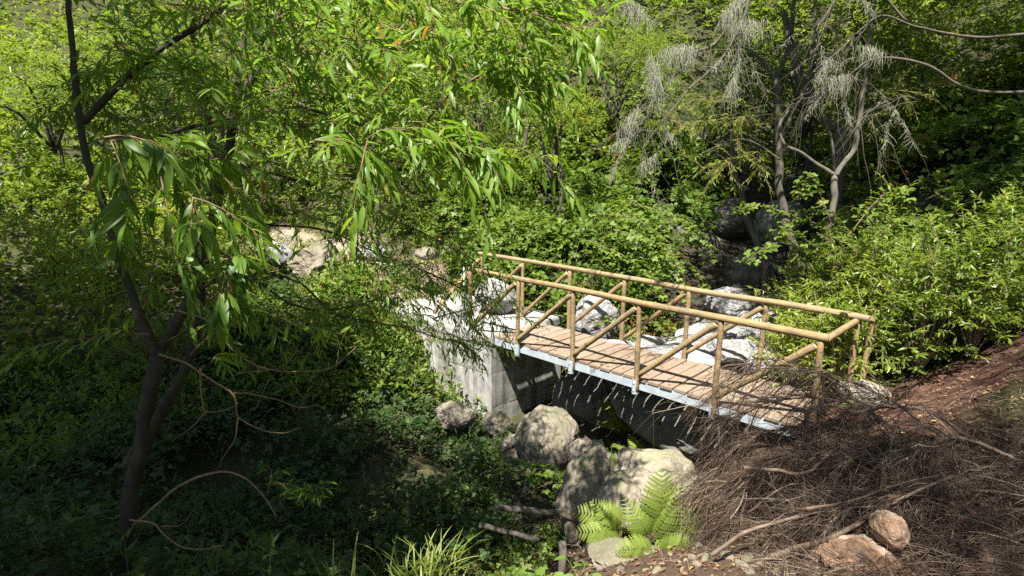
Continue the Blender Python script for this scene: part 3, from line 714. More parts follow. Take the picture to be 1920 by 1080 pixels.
def fern_fronds(label, base, specs):
    t = thing('fern', label, 'fern', tuple(base))
    for k, (dx, up_, to, s_, tw) in enumerate(specs):   # frond axis: right, up, towards the viewer
        y = nz(RT*dx+np.array([0, 0, 1.])*up_-FW*[1, 1, 0]*to); x = nz(np.cross(y, nz(np.array([0, 0, 1.])*.5-FW*[1, 1, 0]*.8+RT*tw))); z = np.cross(x, y)
        link('frond', fr[k % 3], t, mw=Matrix(((x[0]*s_, y[0]*s_, z[0]*s_, base[0]), (x[1]*s_, y[1]*s_, z[1]*s_, base[1]), (x[2]*s_, y[2]*s_, z[2]*s_, base[2]), (0, 0, 0, 1))))
fern_fronds('large bright green fern in front of the rounded cream boulder', P(1215, 1012, 4.75), [(.15, 1, .1, .7, .2), (.5, 1, .15, .62, -.1), (-.4, .9, .2, .5, .1), (.9, .7, .3, .56, .2), (1, .15, .35, .56, 0), (.8, -.3, .6, .5, .3), (.15, -.6, .9, .44, -.2)])
fern_fronds('bright fern with low fronds at the foot of the large fern', P(1230, 1030, 4.6), [(-.9, .3, .4, .42, .1), (-.4, -.15, .9, .42, .2), (.9, -.1, .6, .4, -.2), (.05, -.5, .8, .36, .1), (.5, .55, .6, .4, 0)])
fern_fronds('green fern arching left across the leaning brown boulder', P(1175, 990, 4.9), [(-1, .45, .1, .52, .1), (-1, .15, .3, .5, -.2), (-.8, .8, .1, .44, .2), (-.9, -.1, .5, .42, .3)])
fern('dark green fern growing in the shade under the bridge', (2.3, 1.05, -1.45), 9, .75, rng, toC+.6, 1.8, (.4, 1.1))
fern('small fern beneath the flat striped boulder', (2.9, .5, -1.5), 6, .45, rng, toC+1, 1.6, (.3, 1.0))
fern('pale fern on the slope above the bramble thicket', P(950, 190, 14), 7, .9, rng, None, 1, (.3, .9))
fern('bright fern at the foot of the right bank beside the end post', P(1672, 615, 7.0), 7, .36, rng, None, 1, (.2, .9))

# ------------------------------------------------------------------ foliage masses
def in_frustum(p, m=1.12, back=0.):
    q = p-CAM; z = q@FW; x = q@RT/np.maximum(z, .1); y = q@UP/np.maximum(z, .1)
    return (z > .5) & (np.abs(x) < 960/FPX*m+.14) & (np.abs(y) < 540/FPX*m+.12)
def domes(n, xr, yr, r, h, seed):
    g = RNG(seed); return np.c_[g.uniform(*xr, n), g.uniform(*yr, n), g.uniform(*r, n), g.uniform(*h, n)]
def dome_h(D, x, y):
    out = np.zeros(len(x))
    for cx, cy, r, h in D:
        q = 1-((x-cx)**2+(y-cy)**2)/r**2
        out = np.maximum(out, np.where(q > 0, h*np.sqrt(np.maximum(q, 0)), 0))
    return out
def clear_mask(x, y):                 # where nothing bushy grows: stream, path, bridge, clearing
    k = (capsule(x, y, (.5, .6), (5.0, .6), .75, .2) > .5)
    k |= capsule(x, y, (.3, .7), (-6, 1), .75, .3) > .5
    k |= capsule(x, y, (2.2, 1.7), (3.3, 3.2), .85, .3) > .5
    k |= (capsule(x, y, (3.2, 3.2), (2.2, 5.2), .65, .3) > .5) | (capsule(x, y, (2.2, 5.2), (1.3, 9.5), .75, .3) > .5)
    k |= capsule(x, y, (5.3, .6), (6.8, 1.4), .75, .3) > .5
    k |= capsule(x, y, (5.5, .6), (6.5, -2.5), .7, .3) > .5
    k |= capsule(x, y, (6.5, -2.5), (6.8, -7), 1.0, .3) > .5
    k |= capsule(x, y, (3.6, -.5), (4.6, -2.6), .75, .3) > .5
    k |= capsule(x, y, (2.3, 1.2), (2.5, -1.1), .6, .3) > .5
    k |= (x > -3.6) & (x < .6) & (y > -.12) & (y < 1.6)
    return k
def canopy(x, y, D, base):
    return hgt(x, y)+base+dome_h(D, x, y)
def holes(p, s_, f=1.3, c=-.12): return vnoise(p*f, s_)+.5*vnoise(p*f*2.3, s_+1) > c
def foliage_patch(name, N, sampler, D, base, tmpl, leaf, mat, seed, nl=8, twL=(.2, .4), depth=.35, nup=.7, spread=1.0, droop=.25, stems=True, keep=None, wid=None, varc=.5, hole=-.35):
    g = RNG(seed); x, y = sampler(N, g)
    ok = ~clear_mask(x, y)
    if keep is not None: ok &= keep(x, y)
    x, y = x[ok], y[ok]
    e = .12; h0 = canopy(x, y, D, base)
    n = nz(np.stack([-(canopy(x+e, y, D, base)-h0)/e, -(canopy(x, y+e, D, base)-h0)/e, np.ones_like(x)], -1))
    dp = g.exponential(depth*.5, len(x))
    z = np.maximum(h0-dp, hgt(x, y, True)+.03)
    p = np.stack([x, y, z], -1)
    ok = in_frustum(p) & holes(p, seed, 1.1, hole); p, n = p[ok], n[ok]
    dist = np.linalg.norm(p-CAM, axis=1)
    d = nz(n*.6+np.array([0, 0, .35])+g.normal(0, .55, p.shape))
    L = g.uniform(*twL, len(p)); lf = leaf*np.clip(dist/11, .85, 1.9)
    pos, ld, nr, sz, st = twig_set(p, d, L, nl, 1.0, g, spread, droop, .15, .35, nup)
    sz = sz*np.repeat(lf, nl)
    cl = vnoise(p*.45, seed+8)*.24+vnoise(p*.9, seed)*.24+vnoise(p*2.6, seed+4)*.1                           # clumps of a kind
    var = np.clip(np.repeat(varc+cl+g.normal(0, .06, len(p)), nl)+g.normal(0, .13, len(pos)), 0, 1)
    b = Bag()
    leaves(b, tmpl, pos, ld, nr, sz, var, None if wid is None else np.full(len(pos), wid))
    o = link(name, b.mesh(name, M[mat]), kind='stuff')
    if stems:
        s = Bag(); q = g.random(len(st)) < .34
        strands(s, st[q][:, [0, 2, 3]], np.repeat(np.array([[.0038, .0026, .001]]), q.sum(), 0)); o2 = link(name.replace('leaves', 'stems')+'_canes' if 'leaves' not in name else name.replace('leaves', 'canes'), s.mesh('canes', M['cane']), kind='stuff')
    return o
def polar(d0, d1, a0, a1):
    def f(N, g):
        d = d0*(d1/d0)**g.random(N); a = YAW+np.radians(g.uniform(a0, a1, N))
        return CAM[0]+d*np.sin(a), CAM[1]+d*np.cos(a)
    return f
def rect(x0, x1, y0, y1):
    return lambda N, g: (g.uniform(x0, x1, N), g.uniform(y0, y1, N))
D_br = domes(60, (-4, 2.0), (2.6, 9.5), (.6, 1.3), (.4, 1.3), 1)
D_br = D_br[(D_br[:, 0] < 1.35-.22*(D_br[:, 1]-3)) ]
D_hill = np.vstack([domes(210, (-34, 12), (6, 38), (1.0, 2.8), (.8, 4.4), 2), domes(60, (-24, -6), (-8, 9), (1.0, 2.2), (.8, 2.6), 3)])
def far_keep(x, y):
    clr = (x > -9) & (x < -2) & (y < 2.6) & (y > -1.2)
    br_ = (x > -3.6) & (x < 2.2) & (y > 2.4) & (y < 9)
    gl = capsule(x, y, (2.3, 4.5), (1.2, 10), 1.3, .3) > .5
    rb = (x > 3.0) & (y < 7)
    return ~(clr | br_ | gl | rb) & (np.hypot(x-CAM[0], y-CAM[1]) > 9)
foliage_patch('bramble_thicket_leaves', 15000, rect(-4.2, 1.7, 2.1, 8.5), D_br, .15, LOW_TRI, .15, 'bramble_leaf', 11, 5, (.2, .55), .6, keep=lambda x, y: x < 1.6-.2*(y-3), hole=-.12)
foliage_patch('hillside_leaves', 40000, polar(9, 60, -50, 50), D_hill, .3, T_diamond(.46, .15), .14, 'hill_leaf', 12, 9, (.3, .65), .7, keep=far_keep, hole=-.2)
D_low = np.vstack([domes(70, (-6, 3), (-6.5, -.4), (.4, .9), (.15, .5), 4)])
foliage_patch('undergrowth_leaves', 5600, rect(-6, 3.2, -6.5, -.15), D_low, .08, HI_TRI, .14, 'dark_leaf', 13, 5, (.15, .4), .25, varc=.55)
D_cl = domes(40, (-10, -2), (-1, 5), (.3, .7), (.1, .5), 6)
foliage_patch('clearing_herb_leaves', 2700, rect(-10, -1.5, -1.2, 5.5), D_cl, .03, T_diamond(.4, .15), .075, 'bramble_leaf', 14, 8, (.1, .3), .12, varc=.7)
foliage_patch('clearing_shrub_leaves', 1900, rect(-11, -2.2, -.9, 6), domes(45, (-11, -2), (1.8, 6), (.5, 1.0), (.3, .9), 26), .1, T_diamond(.45, .15), .1, 'hill_leaf', 24, 8, (.2, .4), .35, varc=.65, hole=-.1)
foliage_patch('tall_herb_leaves', 9000, polar(10, 34, -48, 48), D_hill, .42, T_diamond(.28, .15), .15, 'lush_leaf', 25, 8, (.3, .6), .4, keep=far_keep, hole=.12)
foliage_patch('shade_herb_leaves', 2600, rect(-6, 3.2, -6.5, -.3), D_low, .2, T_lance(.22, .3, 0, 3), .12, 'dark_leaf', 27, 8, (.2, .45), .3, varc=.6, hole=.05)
D_wl = domes(16, (-3.4, -1.6), (-.8, -.25), (.35, .55), (.45, .85), 28)
foliage_patch('wall_foot_leaves', 1500, rect(-3.8, -1.15, -1.1, -.1), D_wl, .1, HI_TRI, .12, 'bramble_leaf', 29, 5, (.15, .4), .4, keep=lambda x, y: y < -.12)
D_rb = np.vstack([domes(40, (3.6, 10), (1.9, 9), (.5, 1.0), (.3, 1.0), 7)])
foliage_patch('right_bank_bramble_leaves', 8500, rect(3.5, 10.5, 1.7, 10), D_rb, .15, LOW_TRI, .155, 'bramble_leaf', 15, 5, (.2, .45), .4, varc=.6)
foliage_patch('streamside_herb_leaves', 800, rect(.7, 2.1, 1.5, 3.2), domes(12, (.6, 2.4), (1.5, 3.4), (.25, .5), (.1, .35), 8), .03, LOW_TRI, .085, 'bramble_leaf', 16, 6, (.1, .25), .12, keep=lambda x, y: np.ones_like(x, bool), varc=.7)
foliage_patch('streambed_herb_leaves', 2300, rect(1.2, 4.4, -3.4, -.6), domes(10, (1, 4.4), (-3.4, -.6), (.2, .5), (.05, .25), 9), .03, HI_TRI, .08, 'bramble_leaf', 17, 5, (.1, .25), .1, varc=.6, keep=lambda x, y: vnoise(xyz(x*1.3, y*1.3), 5) > -.3)

# ------------------------------------------------------------------ shrubs: things with stems and foliage
def shrub_foliage(bag, c, rad, N, nl, tmpl, leaf, g, twL=(.15, .35), spread=1., droop=.2, nup=.7, shell=(.55, 1.), hemi=-.3, varc=.5, jit=.3, hang=.15):
    w = nz(g.normal(size=(N, 3))); w[:, 2] = np.where(w[:, 2] < hemi, -w[:, 2], w[:, 2])
    lump = 1+.28*vnoise(w*2.2+np.asarray(c), int(abs(c[0])*10)+3)
    p = np.asarray(c)+w*np.asarray(rad)*(g.uniform(*shell, N)*lump)[:, None]
    d = nz(w+np.array([0, 0, .45])+g.normal(0, .45, (N, 3)))
    pos, ld, nr, sz, st = twig_set(p, d, g.uniform(*twL, N), nl, leaf, g, spread, droop, hang, jit, nup)
    var = np.clip(np.repeat(varc+.2*vnoise(p*3, 2)+g.normal(0, .07, N), nl)+g.normal(0, .12, len(pos)), 0, 1)
    leaves(bag, tmpl, pos, ld, nr, sz, var)
    return st
def shrub(name, label, base, rad, N, nl, tmpl, leaf, mat, seed, cat='shrub', group=None, lift=.5, bk='cane', **k):
    g = RNG(seed); t = thing(name, label, cat, tuple(base), group)
    c = np.asarray(base)+[0, 0, rad[2]*lift]; b = Bag(); st = shrub_foliage(b, c, rad, N, nl, tmpl, leaf, g, **k)
    fo = link('foliage', b.mesh('foliage', M[mat]), t); fo['kind'] = 'stuff'
    s = Bag(); q = st[g.permutation(len(st))[:min(60, len(st))]]
    for a in q[:26]:
        mid = np.asarray(base)*.45+a[0]*.55+[0, 0, rad[2]*.12]
        tube(s, smooth_line([base, mid, a[0], a[-1]], 9), np.linspace(.011, .002, 9), 5, .5, False)
    strands(s, st, np.repeat(np.array([[.003, .0025, .0018, .001]]), len(st), 0))
    link('stem', s.mesh('stem', M[bk]), t)
    return t
LN = T_lance(.26, .2, 0, 3)
def gp(px, py, d): 
    p = P(px, py, d); p[2] = float(hgt(p[:1], p[1:2])[0]); return p
for (px, py, d, rx, rz, N, lab, vc) in (
    (1520, 560, 8.2, .6, .5, 420, 'bright yellow green leafy shrub left of the thin pale trunk', .6),
    (1600, 520, 7.6, .65, .6, 480, 'glossy leafy shrub above the last log post', .5),
    (1668, 480, 7.4, .6, .7, 460, 'tall glossy shrub at the right edge above the red soil bank', .4),
    (1500, 640, 7.4, .42, .38, 300, 'low yellow green shrub behind the cross rail', .7),
    (1580, 620, 6.9, .4, .45, 300, 'shrub with pale green leaves between the last two posts', .45),
    (1745, 560, 6.6, .6, .75, 420, 'dark glossy shrub beyond the root on the right bank', .35),
    (1850, 500, 6.3, .7, .9, 460, 'broad leafy shrub at the far right of the bank', .4)):
    p = P(px, py, d); g_ = p.copy(); g_[2] = float(hgt(p[:1], p[1:2])[0])
    h = max(p[2]+rz*.5-g_[2], rz)
    shrub('leafy_shrub', lab, g_, (rx, rx, h*.75), int(N*.75), 11, LN, .1, 'lush_leaf', int(px), 'shrub', None, .55, spread=1.15, nup=.9, varc=vc, twL=(.12, .36), droop=.15, shell=(.3, 1.05), jit=.4)
for (px, py, d, rx, rz, N, lab, mat, lf) in (
    (620, 420, 11.5, .8, .45, 300, 'bright bushy plant behind the rugged outcrop in the clearing', 'hill_leaf', .075),
    (720, 420, 12, .7, .4, 260, 'yellow green bushy plant right of the rugged outcrop', 'hill_leaf', .07),
    (800, 455, 11, .4, .3, 160, 'small herb clump beside the dry grass left of the bridge', 'hill_leaf', .06),
    (420, 420, 12.5, 1.2, .9, 420, 'leafy bush at the left of the clearing behind the willow trunk', 'hill_leaf', .09),
    (300, 520, 9.5, 1.0, .8, 380, 'shaded bush left of the willow trunk', 'hill_leaf', .085)):
    p = gp(px, py, d)
    shrub('bush', lab, p, (rx, rx, rz), N, 10, T_diamond(.42, .15), lf, mat, int(px)+1, 'bush', None, .6)
def bramble(label, canes, seed, leaf=.13, vc=.6):
    g = RNG(seed); t = None; b = Bag(); s_ = Bag()
    for pts, d in canes:
        l = smooth_line(PL(pts, d), 30)
        if t is None: t = thing('bramble', label, 'bramble', tuple(l[0]))
        tube(s_, l, np.linspace(.005, .002, 30), 5, .5, False)
        i = np.repeat(np.arange(3, 30), 2); n = len(i); tan = nz(np.gradient(l, axis=0))[i]
        sd = nz(np.cross(tan, [0, 0, 1.]))*np.where(np.arange(n) % 2, 1, -1)[:, None]
        ld = nz(sd+tan*.4+g.normal(0, .3, (n, 3))+[0, 0, -.1]); st = l[i]; ps = st+ld*.05
        strands(s_, np.stack([st, (st+ps)/2, ps], 1), np.full((n, 3), .0015))
        leaves(b, HI_TRI, ps, ld, nz(np.array([0, 0, .8])-FW*.3+g.normal(0, .35, (n, 3))), leaf*g.uniform(.6, 1.2, n), np.clip(g.normal(vc, .15, n), 0, .95))
    f_ = link('leaves', b.mesh('leaves', M['bramble_leaf']), t); f_['kind'] = 'stuff'
    link('cane', s_.mesh('cane', M['cane']), t)
bramble('long bramble canes with round leaves reaching left across the dark gully', [([(1590, 470), (1540, 425), (1480, 400), (1420, 385), (1385, 392)], 7.9), ([(1580, 500), (1520, 470), (1460, 455), (1425, 470), (1400, 490)], 7.8), ([(1600, 440), (1560, 400), (1520, 395), (1480, 420), (1450, 440)], 8.0), ([(1600, 520), (1560, 480), (1510, 450), (1470, 430)], 7.7)], 401)
bramble('bramble shoots with round leaves beside the fork of the pale tree', [([(1560, 420), (1535, 360), (1520, 330), (1508, 345), (1500, 365)], 7.8), ([(1600, 430), (1640, 380), (1670, 360), (1700, 370)], 7.5)], 402)
bramble('bramble canes hanging over the middle of the far top rail', [([(1120, 400), (1190, 410), (1250, 450), (1300, 500), (1325, 540)], 9.7), ([(1150, 430), (1220, 450), (1270, 490), (1290, 560)], 9.6), ([(1180, 380), (1250, 400), (1310, 430), (1340, 480)], 9.9), ([(1100, 450), (1170, 480), (1230, 530), (1260, 580)], 9.5)], 403)
bramble('trailing bramble with pale leaves beside the pale angular boulder', [([(1090, 610), (1150, 600), (1190, 630), (1210, 650)], 9.2), ([(1180, 590), (1220, 600), (1260, 630), (1280, 650)], 9.1)], 404, .1)
bramble('bramble with bright leaflets below the big cracked boulder', [([(960, 900), (1000, 880), (1040, 885), (1070, 905)], 6.4), ([(980, 930), (1030, 905), (1060, 900), (1080, 925)], 6.3), ([(900, 890), (940, 870), (985, 880), (1010, 900)], 6.6)], 405, .11)
# trees and bushes far up the slope: each its own crown and trunk
def hill_tree(label, px, py, d, r, hh, N, mat, leaf, seed, vc=.5):
    c = P(px, py, d); g = RNG(seed); gz = float(hgt(c[:1], c[1:2])[0]); base = np.array([c[0], c[1], gz])
    t = thing('hillside_tree', label, 'tree', tuple(base), 'trees on the far slope')
    b = Bag()
    lob = [(c+g.normal(0, .45, 3)*[r, r, hh*.6], r*g.uniform(.45, .75)) for _ in range(6)]
    for cc, rr in lob: shrub_foliage(b, cc, (rr, rr, rr*hh/r*.8), N//6, 9, T_diamond(.32, .15), leaf, g, twL=(.3, .7), droop=.35, varc=vc, shell=(.35, 1.))
    f_ = link('crown', b.mesh('crown', M[mat]), t); f_['kind'] = 'stuff'
    s = Bag(); tube(s, smooth_line([base-[0, 0, .3], base*.5+c*.5+[.15, .1, 0], c+[0, 0, hh*.3]], 12), np.linspace(.075, .02, 12), 8)
    for cc, rr in lob: tube(s, smooth_line([base*.45+c*.55, (c+cc)/2, cc], 8), np.linspace(.05, .012, 8), 6)
    link('trunk', s.mesh('trunk', M['grey_bark']), t)
for k, a in enumerate((
    ('leafy tree high on the slope left of the willow fork', 300, 120, 17, 1.9, 1.9, 900, 'hill_leaf', .13, .45),
    ('dark leafy tree behind the willow fork near the top', 520, 60, 19, 2.0, 1.8, 900, 'dark_leaf', .13, .6),
    ('bright leafy tree on the slope at the top centre', 760, 90, 18, 1.8, 1.5, 900, 'hill_leaf', .12, .6),
    ('tall leafy tree on the slope above the bramble thicket', 980, 60, 16, 1.7, 1.6, 900, 'hill_leaf', .11, .55),
    ('shaded tree at the top left of the gully', 1150, 120, 14.5, 1.5, 1.4, 850, 'hill_leaf', .1, .5),
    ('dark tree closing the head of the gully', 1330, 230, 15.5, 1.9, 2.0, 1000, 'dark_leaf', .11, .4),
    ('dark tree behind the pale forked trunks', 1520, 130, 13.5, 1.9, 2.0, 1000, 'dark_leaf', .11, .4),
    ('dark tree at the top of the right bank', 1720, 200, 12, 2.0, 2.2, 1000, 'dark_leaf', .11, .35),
    ('rounded leafy tree standing over the sunny clearing', 690, 210, 13.5, 1.1, 1.1, 700, 'hill_leaf', .1, .45),
    ('dark rounded tree between the willow leaves and the bramble thicket', 900, 200, 13, 1.15, 1.1, 750, 'dark_leaf', .1, .8),
    ('pale leafy bush on top of the bramble thicket', 1040, 230, 12, .9, .7, 600, 'hill_leaf', .09, .7),
    ('dark leafy tree left of the willow fork below the top edge', 400, 190, 14, 1.2, 1.3, 700, 'dark_leaf', .1, .7),
    ('leafy tree at the far left of the slope', 90, 200, 15, 2.0, 2.2, 900, 'hill_leaf', .12, .45))):
    hill_tree(a[0], a[1], a[2], a[3], a[4], a[5], a[6], a[7], a[8], 300+k, a[9])

# ------------------------------------------------------------------ trees of the right bank
def down_to_ground(pts):
    p = np.array(pts[0]); g = p.copy(); g[2] = float(hgt(p[:1], p[1:2])[0])-.15
    if g[2] < p[2]-.05: return np.vstack([g+[.05, .02, 0], pts])
    return np.asarray(pts)
def tree_from(name, label, limbs, mat, cat='tree', group=None):
    """limbs: list of (part name, points, r0, r1)"""
    tr = down_to_ground(limbs[0][1]); t = thing(name, label, cat, tuple(tr[0]), group)
    for k, (pn, pts, r0, r1) in enumerate(limbs):
        q = tr if k == 0 else np.asarray(pts); n = max(12, int(len(q)*8)); l = smooth_line(q, n)
        l = l+(.012+r0*.22)*np.stack([fbm(l*3, 9+k), fbm(l*3, 19+k), 0*l[:, 0]], -1)
        b = Bag(); tube(b, l, np.linspace(r0, r1, n)*(1+.13*vnoise(l*7, k)+.08*vnoise(l*19, k+3)), 10); link(pn, b.mesh(pn, M[mat]), t)
    return t
def branch_sprays(bag, stems, line, g, per_m, L2, nl, leaf, tmpl, droop=.35, spread=.9, hang=.25, varc=.5, up=.3, pos_list=None, nup=.6, t0=0.15):
    line = smooth_line(line, max(10, len(line)*6)); seg = np.linalg.norm(np.diff(line, axis=0), axis=1); Lt = seg.sum()
    n2 = max(2, int(Lt*per_m)); s = np.r_[0, np.cumsum(seg)]/Lt; tt = t0+(1-t0)*g.random(n2)
    p = np.stack([np.interp(tt, s, line[:, i]) for i in range(3)], -1)
    ax = nz(np.stack([np.interp(tt, s, np.gradient(line[:, i])) for i in range(3)], -1))
    d = nz(ax*.7+g.normal(0, .65, (n2, 3))+[0, 0, up])
    L = g.uniform(*L2, n2)
    m = 4; p2 = []; d2 = []
    for i in range(m):                # side twiglets along each branchlet
        u = (i+.6)/m; q = p+d*(L*u)[:, None]+np.array([0, 0, -1.])*(droop*L*u*u)[:, None]
        p2.append(q); d2.append(nz(d*(1.1)+np.array([0, 0, -1.])*droop*u*2+g.normal(0, .55, (n2, 3))))
    p2 = np.concatenate(p2); d2 = np.concatenate(d2); L_ = np.tile(L, m)*.5
    pos, ld, nr, sz, st = twig_set(p2, d2, L_, nl, leaf, g, spread, droop, hang, .22, nup)
    var = np.clip(np.repeat(varc+g.normal(0, .1, len(p2)), nl)+g.normal(0, .12, len(pos)), 0, .93)
    var = np.where(g.random(len(pos)) < .012, 1., var)
    if stems is not None:
        u = np.linspace(0, 1, 5)[None, :, None]
        strands(stems, p[:, None]+d[:, None]*L[:, None, None]*u+np.array([0, 0, -1.])*droop*L[:, None, None]*u**2, np.repeat(np.linspace(.0045, .0015, 5)[None], n2, 0))
        strands(stems, st, np.repeat(np.array([[.002, .0018, .0014, .0008]]), len(st), 0))
    if pos_list is not None: pos_list.append((pos, ld, nr, sz, var, tmpl))
    else: leaves(bag, tmpl, pos, ld, nr, sz, var)
def add_sprays(t, specs, mat, seed, bk='twig_bark'):
    g = RNG(seed); b = Bag(); s = Bag()
    for (pts, kw) in specs: branch_sprays(b, s, pts, g, **kw)
    f_ = link('foliage', b.mesh('foliage', M[mat]), t); f_['kind'] = 'stuff'
    f_ = link('twigs', s.mesh('twigs', M[bk]), t); f_['kind'] = 'stuff'
d1 = 8.7
t1 = tree_from('slender_tree', 'slender grey tree with a high fork left of the pale curved trunk', [
    ('trunk', PL([(1505, 540), (1487, 460), (1472, 400), (1461, 300), (1457, 145)], d1), .085, .045),
    ('limb', PL([(1457, 148), (1478, 80), (1490, 0), (1500, -140)], d1), .04, .028),
    ('limb', PL([(1457, 148), (1425, 110), (1385, 80), (1340, 40)], d1), .03, .015),
    ('limb', PL([(1466, 262), (1492, 200), (1512, 165), (1528, 80), (1532, -60)], d1+.1), .035, .022),
    ('limb', PL([(1462, 300), (1420, 270), (1380, 262), (1310, 290)], d1-.2), .014, .006)], 'grey_bark')
LN2 = T_lance(.2, .2, 0, 3)
kw = dict(per_m=16, L2=(.25, .5), nl=8, leaf=.085, tmpl=LN2, droop=.25, varc=.6)
add_sprays(t1, [(PL(l, d), dict(kw, per_m=pm_)) for l, d, pm_ in (
    ([(1462, 262), (1400, 225), (1330, 225), (1270, 240)], 8.4, 17), ([(1462, 320), (1410, 300), (1340, 310), (1300, 325)], 8.3, 15),
    ([(1480, 210), (1420, 200), (1370, 190), (1300, 180)], 8.6, 9), ([(1530, 170), (1560, 150), (1600, 140), (1650, 150)], 8.6, 8),
    ([(1470, 240), (1520, 215), (1570, 235), (1620, 225)], 8.4, 6), ([(1520, 120), (1480, 90), (1430, 60), (1380, 20)], 8.8, 9))], 'yellow_leaf', 51)
t2 = tree_from('forked_tree', 'pale barked tree with two curving limbs above the right bank', [
    ('trunk', PL([(1546, 560), (1549, 510), (1556, 470), (1553, 430), (1563, 390), (1567, 328)], 8.0), .052, .042),
    ('limb', PL([(1567, 330), (1600, 285), (1610, 240), (1622, 130), (1640, 0), (1650, -150)], 8.0), .038, .022),
    ('limb', PL([(1566, 328), (1530, 305), (1500, 285), (1470, 270), (1462, 235), (1480, 200)], 8.0), .028, .014),
    ('limb', PL([(1566, 335), (1560, 270), (1545, 215), (1530, 180)], 8.5), .022, .012)], 'pale_bark')
add_sprays(t2, [(PL(l, d), dict(kw, per_m=pm_)) for l, d, pm_ in (
    ([(1610, 240), (1640, 200), (1680, 170), (1740, 160)], 7.8, 10), ([(1622, 130), (1590, 60), (1560, 30), (1520, 0)], 8, 10), ([(1640, 60), (1700, 30), (1760, 20)], 7.8, 10))], 'yellow_leaf', 52)
tree_from('slender_tree', 'thin grey trunk leaning left in the shaded gully', [
    ('trunk', PL([(1436, 500), (1418, 450), (1400, 405), (1388, 360), (1375, 300), (1372, 220)], 11), .085, .03)], 'grey_bark')
tree_from('slender_tree', 'dim leaning trunk between the forked trunks', [
    ('trunk', PL([(1575, 270), (1552, 235), (1530, 205), (1490, 120), (1470, 20)], 10.5), .1, .06)], 'grey_bark')
# crowns of these trees spread above the frame and shade the gully
g = RNG(60); b = Bag()
for (c, r, n) in (((4.0, 2.6, 7.8), (1.7, 1.9, 1.0), 2000), ((3.2, 5.4, 8.2), (2.2, 2.0, 1.2), 2400), ((2.2, 8.5, 9.0), (2.4, 2.6, 1.3), 2200), ((5.4, 5.6, 8.8), (2.2, 2.2, 1.2), 1600), ((5.9, 2.6, 8.8), (1.8, 1.5, .9), 1200), ((7.6, 4.4, 9.0), (2.2, 2.0, 1.2), 1300), ((8.3, 1.6, 8.4), (1.8, 1.6, 1), 900)):
    shrub_foliage(b, c, r, int(n*.5), 10, T_diamond(.26, .12), .215, g, twL=(.4, .8), shell=(.2, 1.), hemi=-1)
cr = link('crown', b.mesh('crown', M['yellow_leaf']), t1); cr['kind'] = 'stuff'

# lichen hung heath tree: branches reach in from the upper right
lt = tree_from('lichen_tree', 'grey heath tree hung with pale lichen reaching in from the upper right', [
    ('trunk', PL([(2080, 700), (2040, 400), (1990, 150), (1900, -60), (1760, -160), (1560, -200)], 6.8), .1, .05),
    ('limb', PL([(1600, -160), (1480, -90), (1400, 0), (1340, 80), (1285, 110), (1215, 215), (1195, 235)], 6.6), .03, .006),
    ('limb', PL([(1540, -150), (1430, -60), (1395, 30), (1360, 100), (1290, 170), (1240, 230), (1205, 280)], 6.4), .022, .004),
    ('limb', PL([(1280, -160), (1200, -60), (1115, 40), (1085, 70), (1060, 125)], 6.9), .012, .003),
    ('limb', PL([(1995, 170), (1830, 170), (1730, 120), (1640, 110), (1580, 150), (1530, 180), (1500, 185)], 6.6), .02, .004),
    ('limb', PL([(1960, 60), (1830, 70), (1720, 50), (1650, 30), (1590, 80), (1560, 110)], 6.4), .018, .004),
    ('limb', PL([(1700, 40), (1640, -20), (1580, -10), (1540, 40), (1530, 60)], 6.5), .016, .004)], 'grey_bark')
g = RNG(61); tw = Bag(); li = Bag(); needle = Bag()
def hanging(line, n, L, seed_dir):
    line = smooth_line(line, 40); i = g.integers(6, 40, n); p = line[i]
    d = nz(nz(line[np.minimum(i+1, 39)]-line[i-1])*.6+g.normal(0, .6, (n, 3))+[0, 0, -.25]); L = g.uniform(*L, n)
    u = np.linspace(0, 1, 6)[None, :, None]
    q = p[:, None]+d[:, None]*L[:, None, None]*u+np.array([0, 0, -1.])*(.45*L[:, None, None]*u**2)+np.cumsum(g.normal(0, .012, (n, 6, 3)), 1)
    strands(tw, q, np.repeat(np.linspace(.006, .0018, 6)[None], n, 0))
    for rep in range(2):              # finer side twigs
        k = g.integers(1, 6, n); p3 = q[np.arange(n), k]; d3 = nz(d+g.normal(0, .8, (n, 3))+[0, 0, -.3]); L3 = L*g.uniform(.25, .6, n)
        v = np.linspace(0, 1, 4)[None, :, None]
        q3 = p3[:, None]+d3[:, None]*L3[:, None, None]*v+np.array([0, 0, -1.])*(.35*L3[:, None, None]*v**2)
        strands(tw, q3, np.repeat(np.linspace(.0025, .001, 4)[None], n, 0))
    return q
def lichen_tuft(p, n, L):
    d = nz(g.normal(0, .22, (n, 3))+[0, 0, -.9]); ln = L*g.uniform(.3, 1.5, n); u = np.linspace(0, 1, 5)[None, :, None]
    ax = nz(RT*g.uniform(-1, 1)+np.array([0, 0, g.uniform(-.2, .9)])); st = p+ax*g.normal(0, L*.55, (n, 1))+g.normal(0, L*.12, (n, 3))
    q = st[:, None]+d[:, None]*ln[:, None, None]*u+np.cumsum(g.normal(0, L*.05, (n, 5, 3)), 1)
    strands(li, q, np.repeat(np.linspace(.0022, .0009, 5)[None], n, 0))
def lichen_along(tw_, n, L):
    f = np.clip(g.normal(g.uniform(.2, .9), .18, n), 0, .99)*5; i = f.astype(int); w = (f-i)[:, None]
    st = tw_[i]*(1-w)+tw_[np.minimum(i+1, 5)]*w
    d = nz(g.normal(0, .4, (n, 3))+[0, 0, -.8]); ln = L*g.uniform(.2, 1.4, n); u = np.linspace(0, 1, 4)[None, :, None]
    q = st[:, None]+d[:, None]*ln[:, None, None]*u+np.cumsum(g.normal(0, L*.07, (n, 4, 3)), 1)
    strands(li, q, np.repeat(np.linspace(.002, .0009, 4)[None], n, 0))
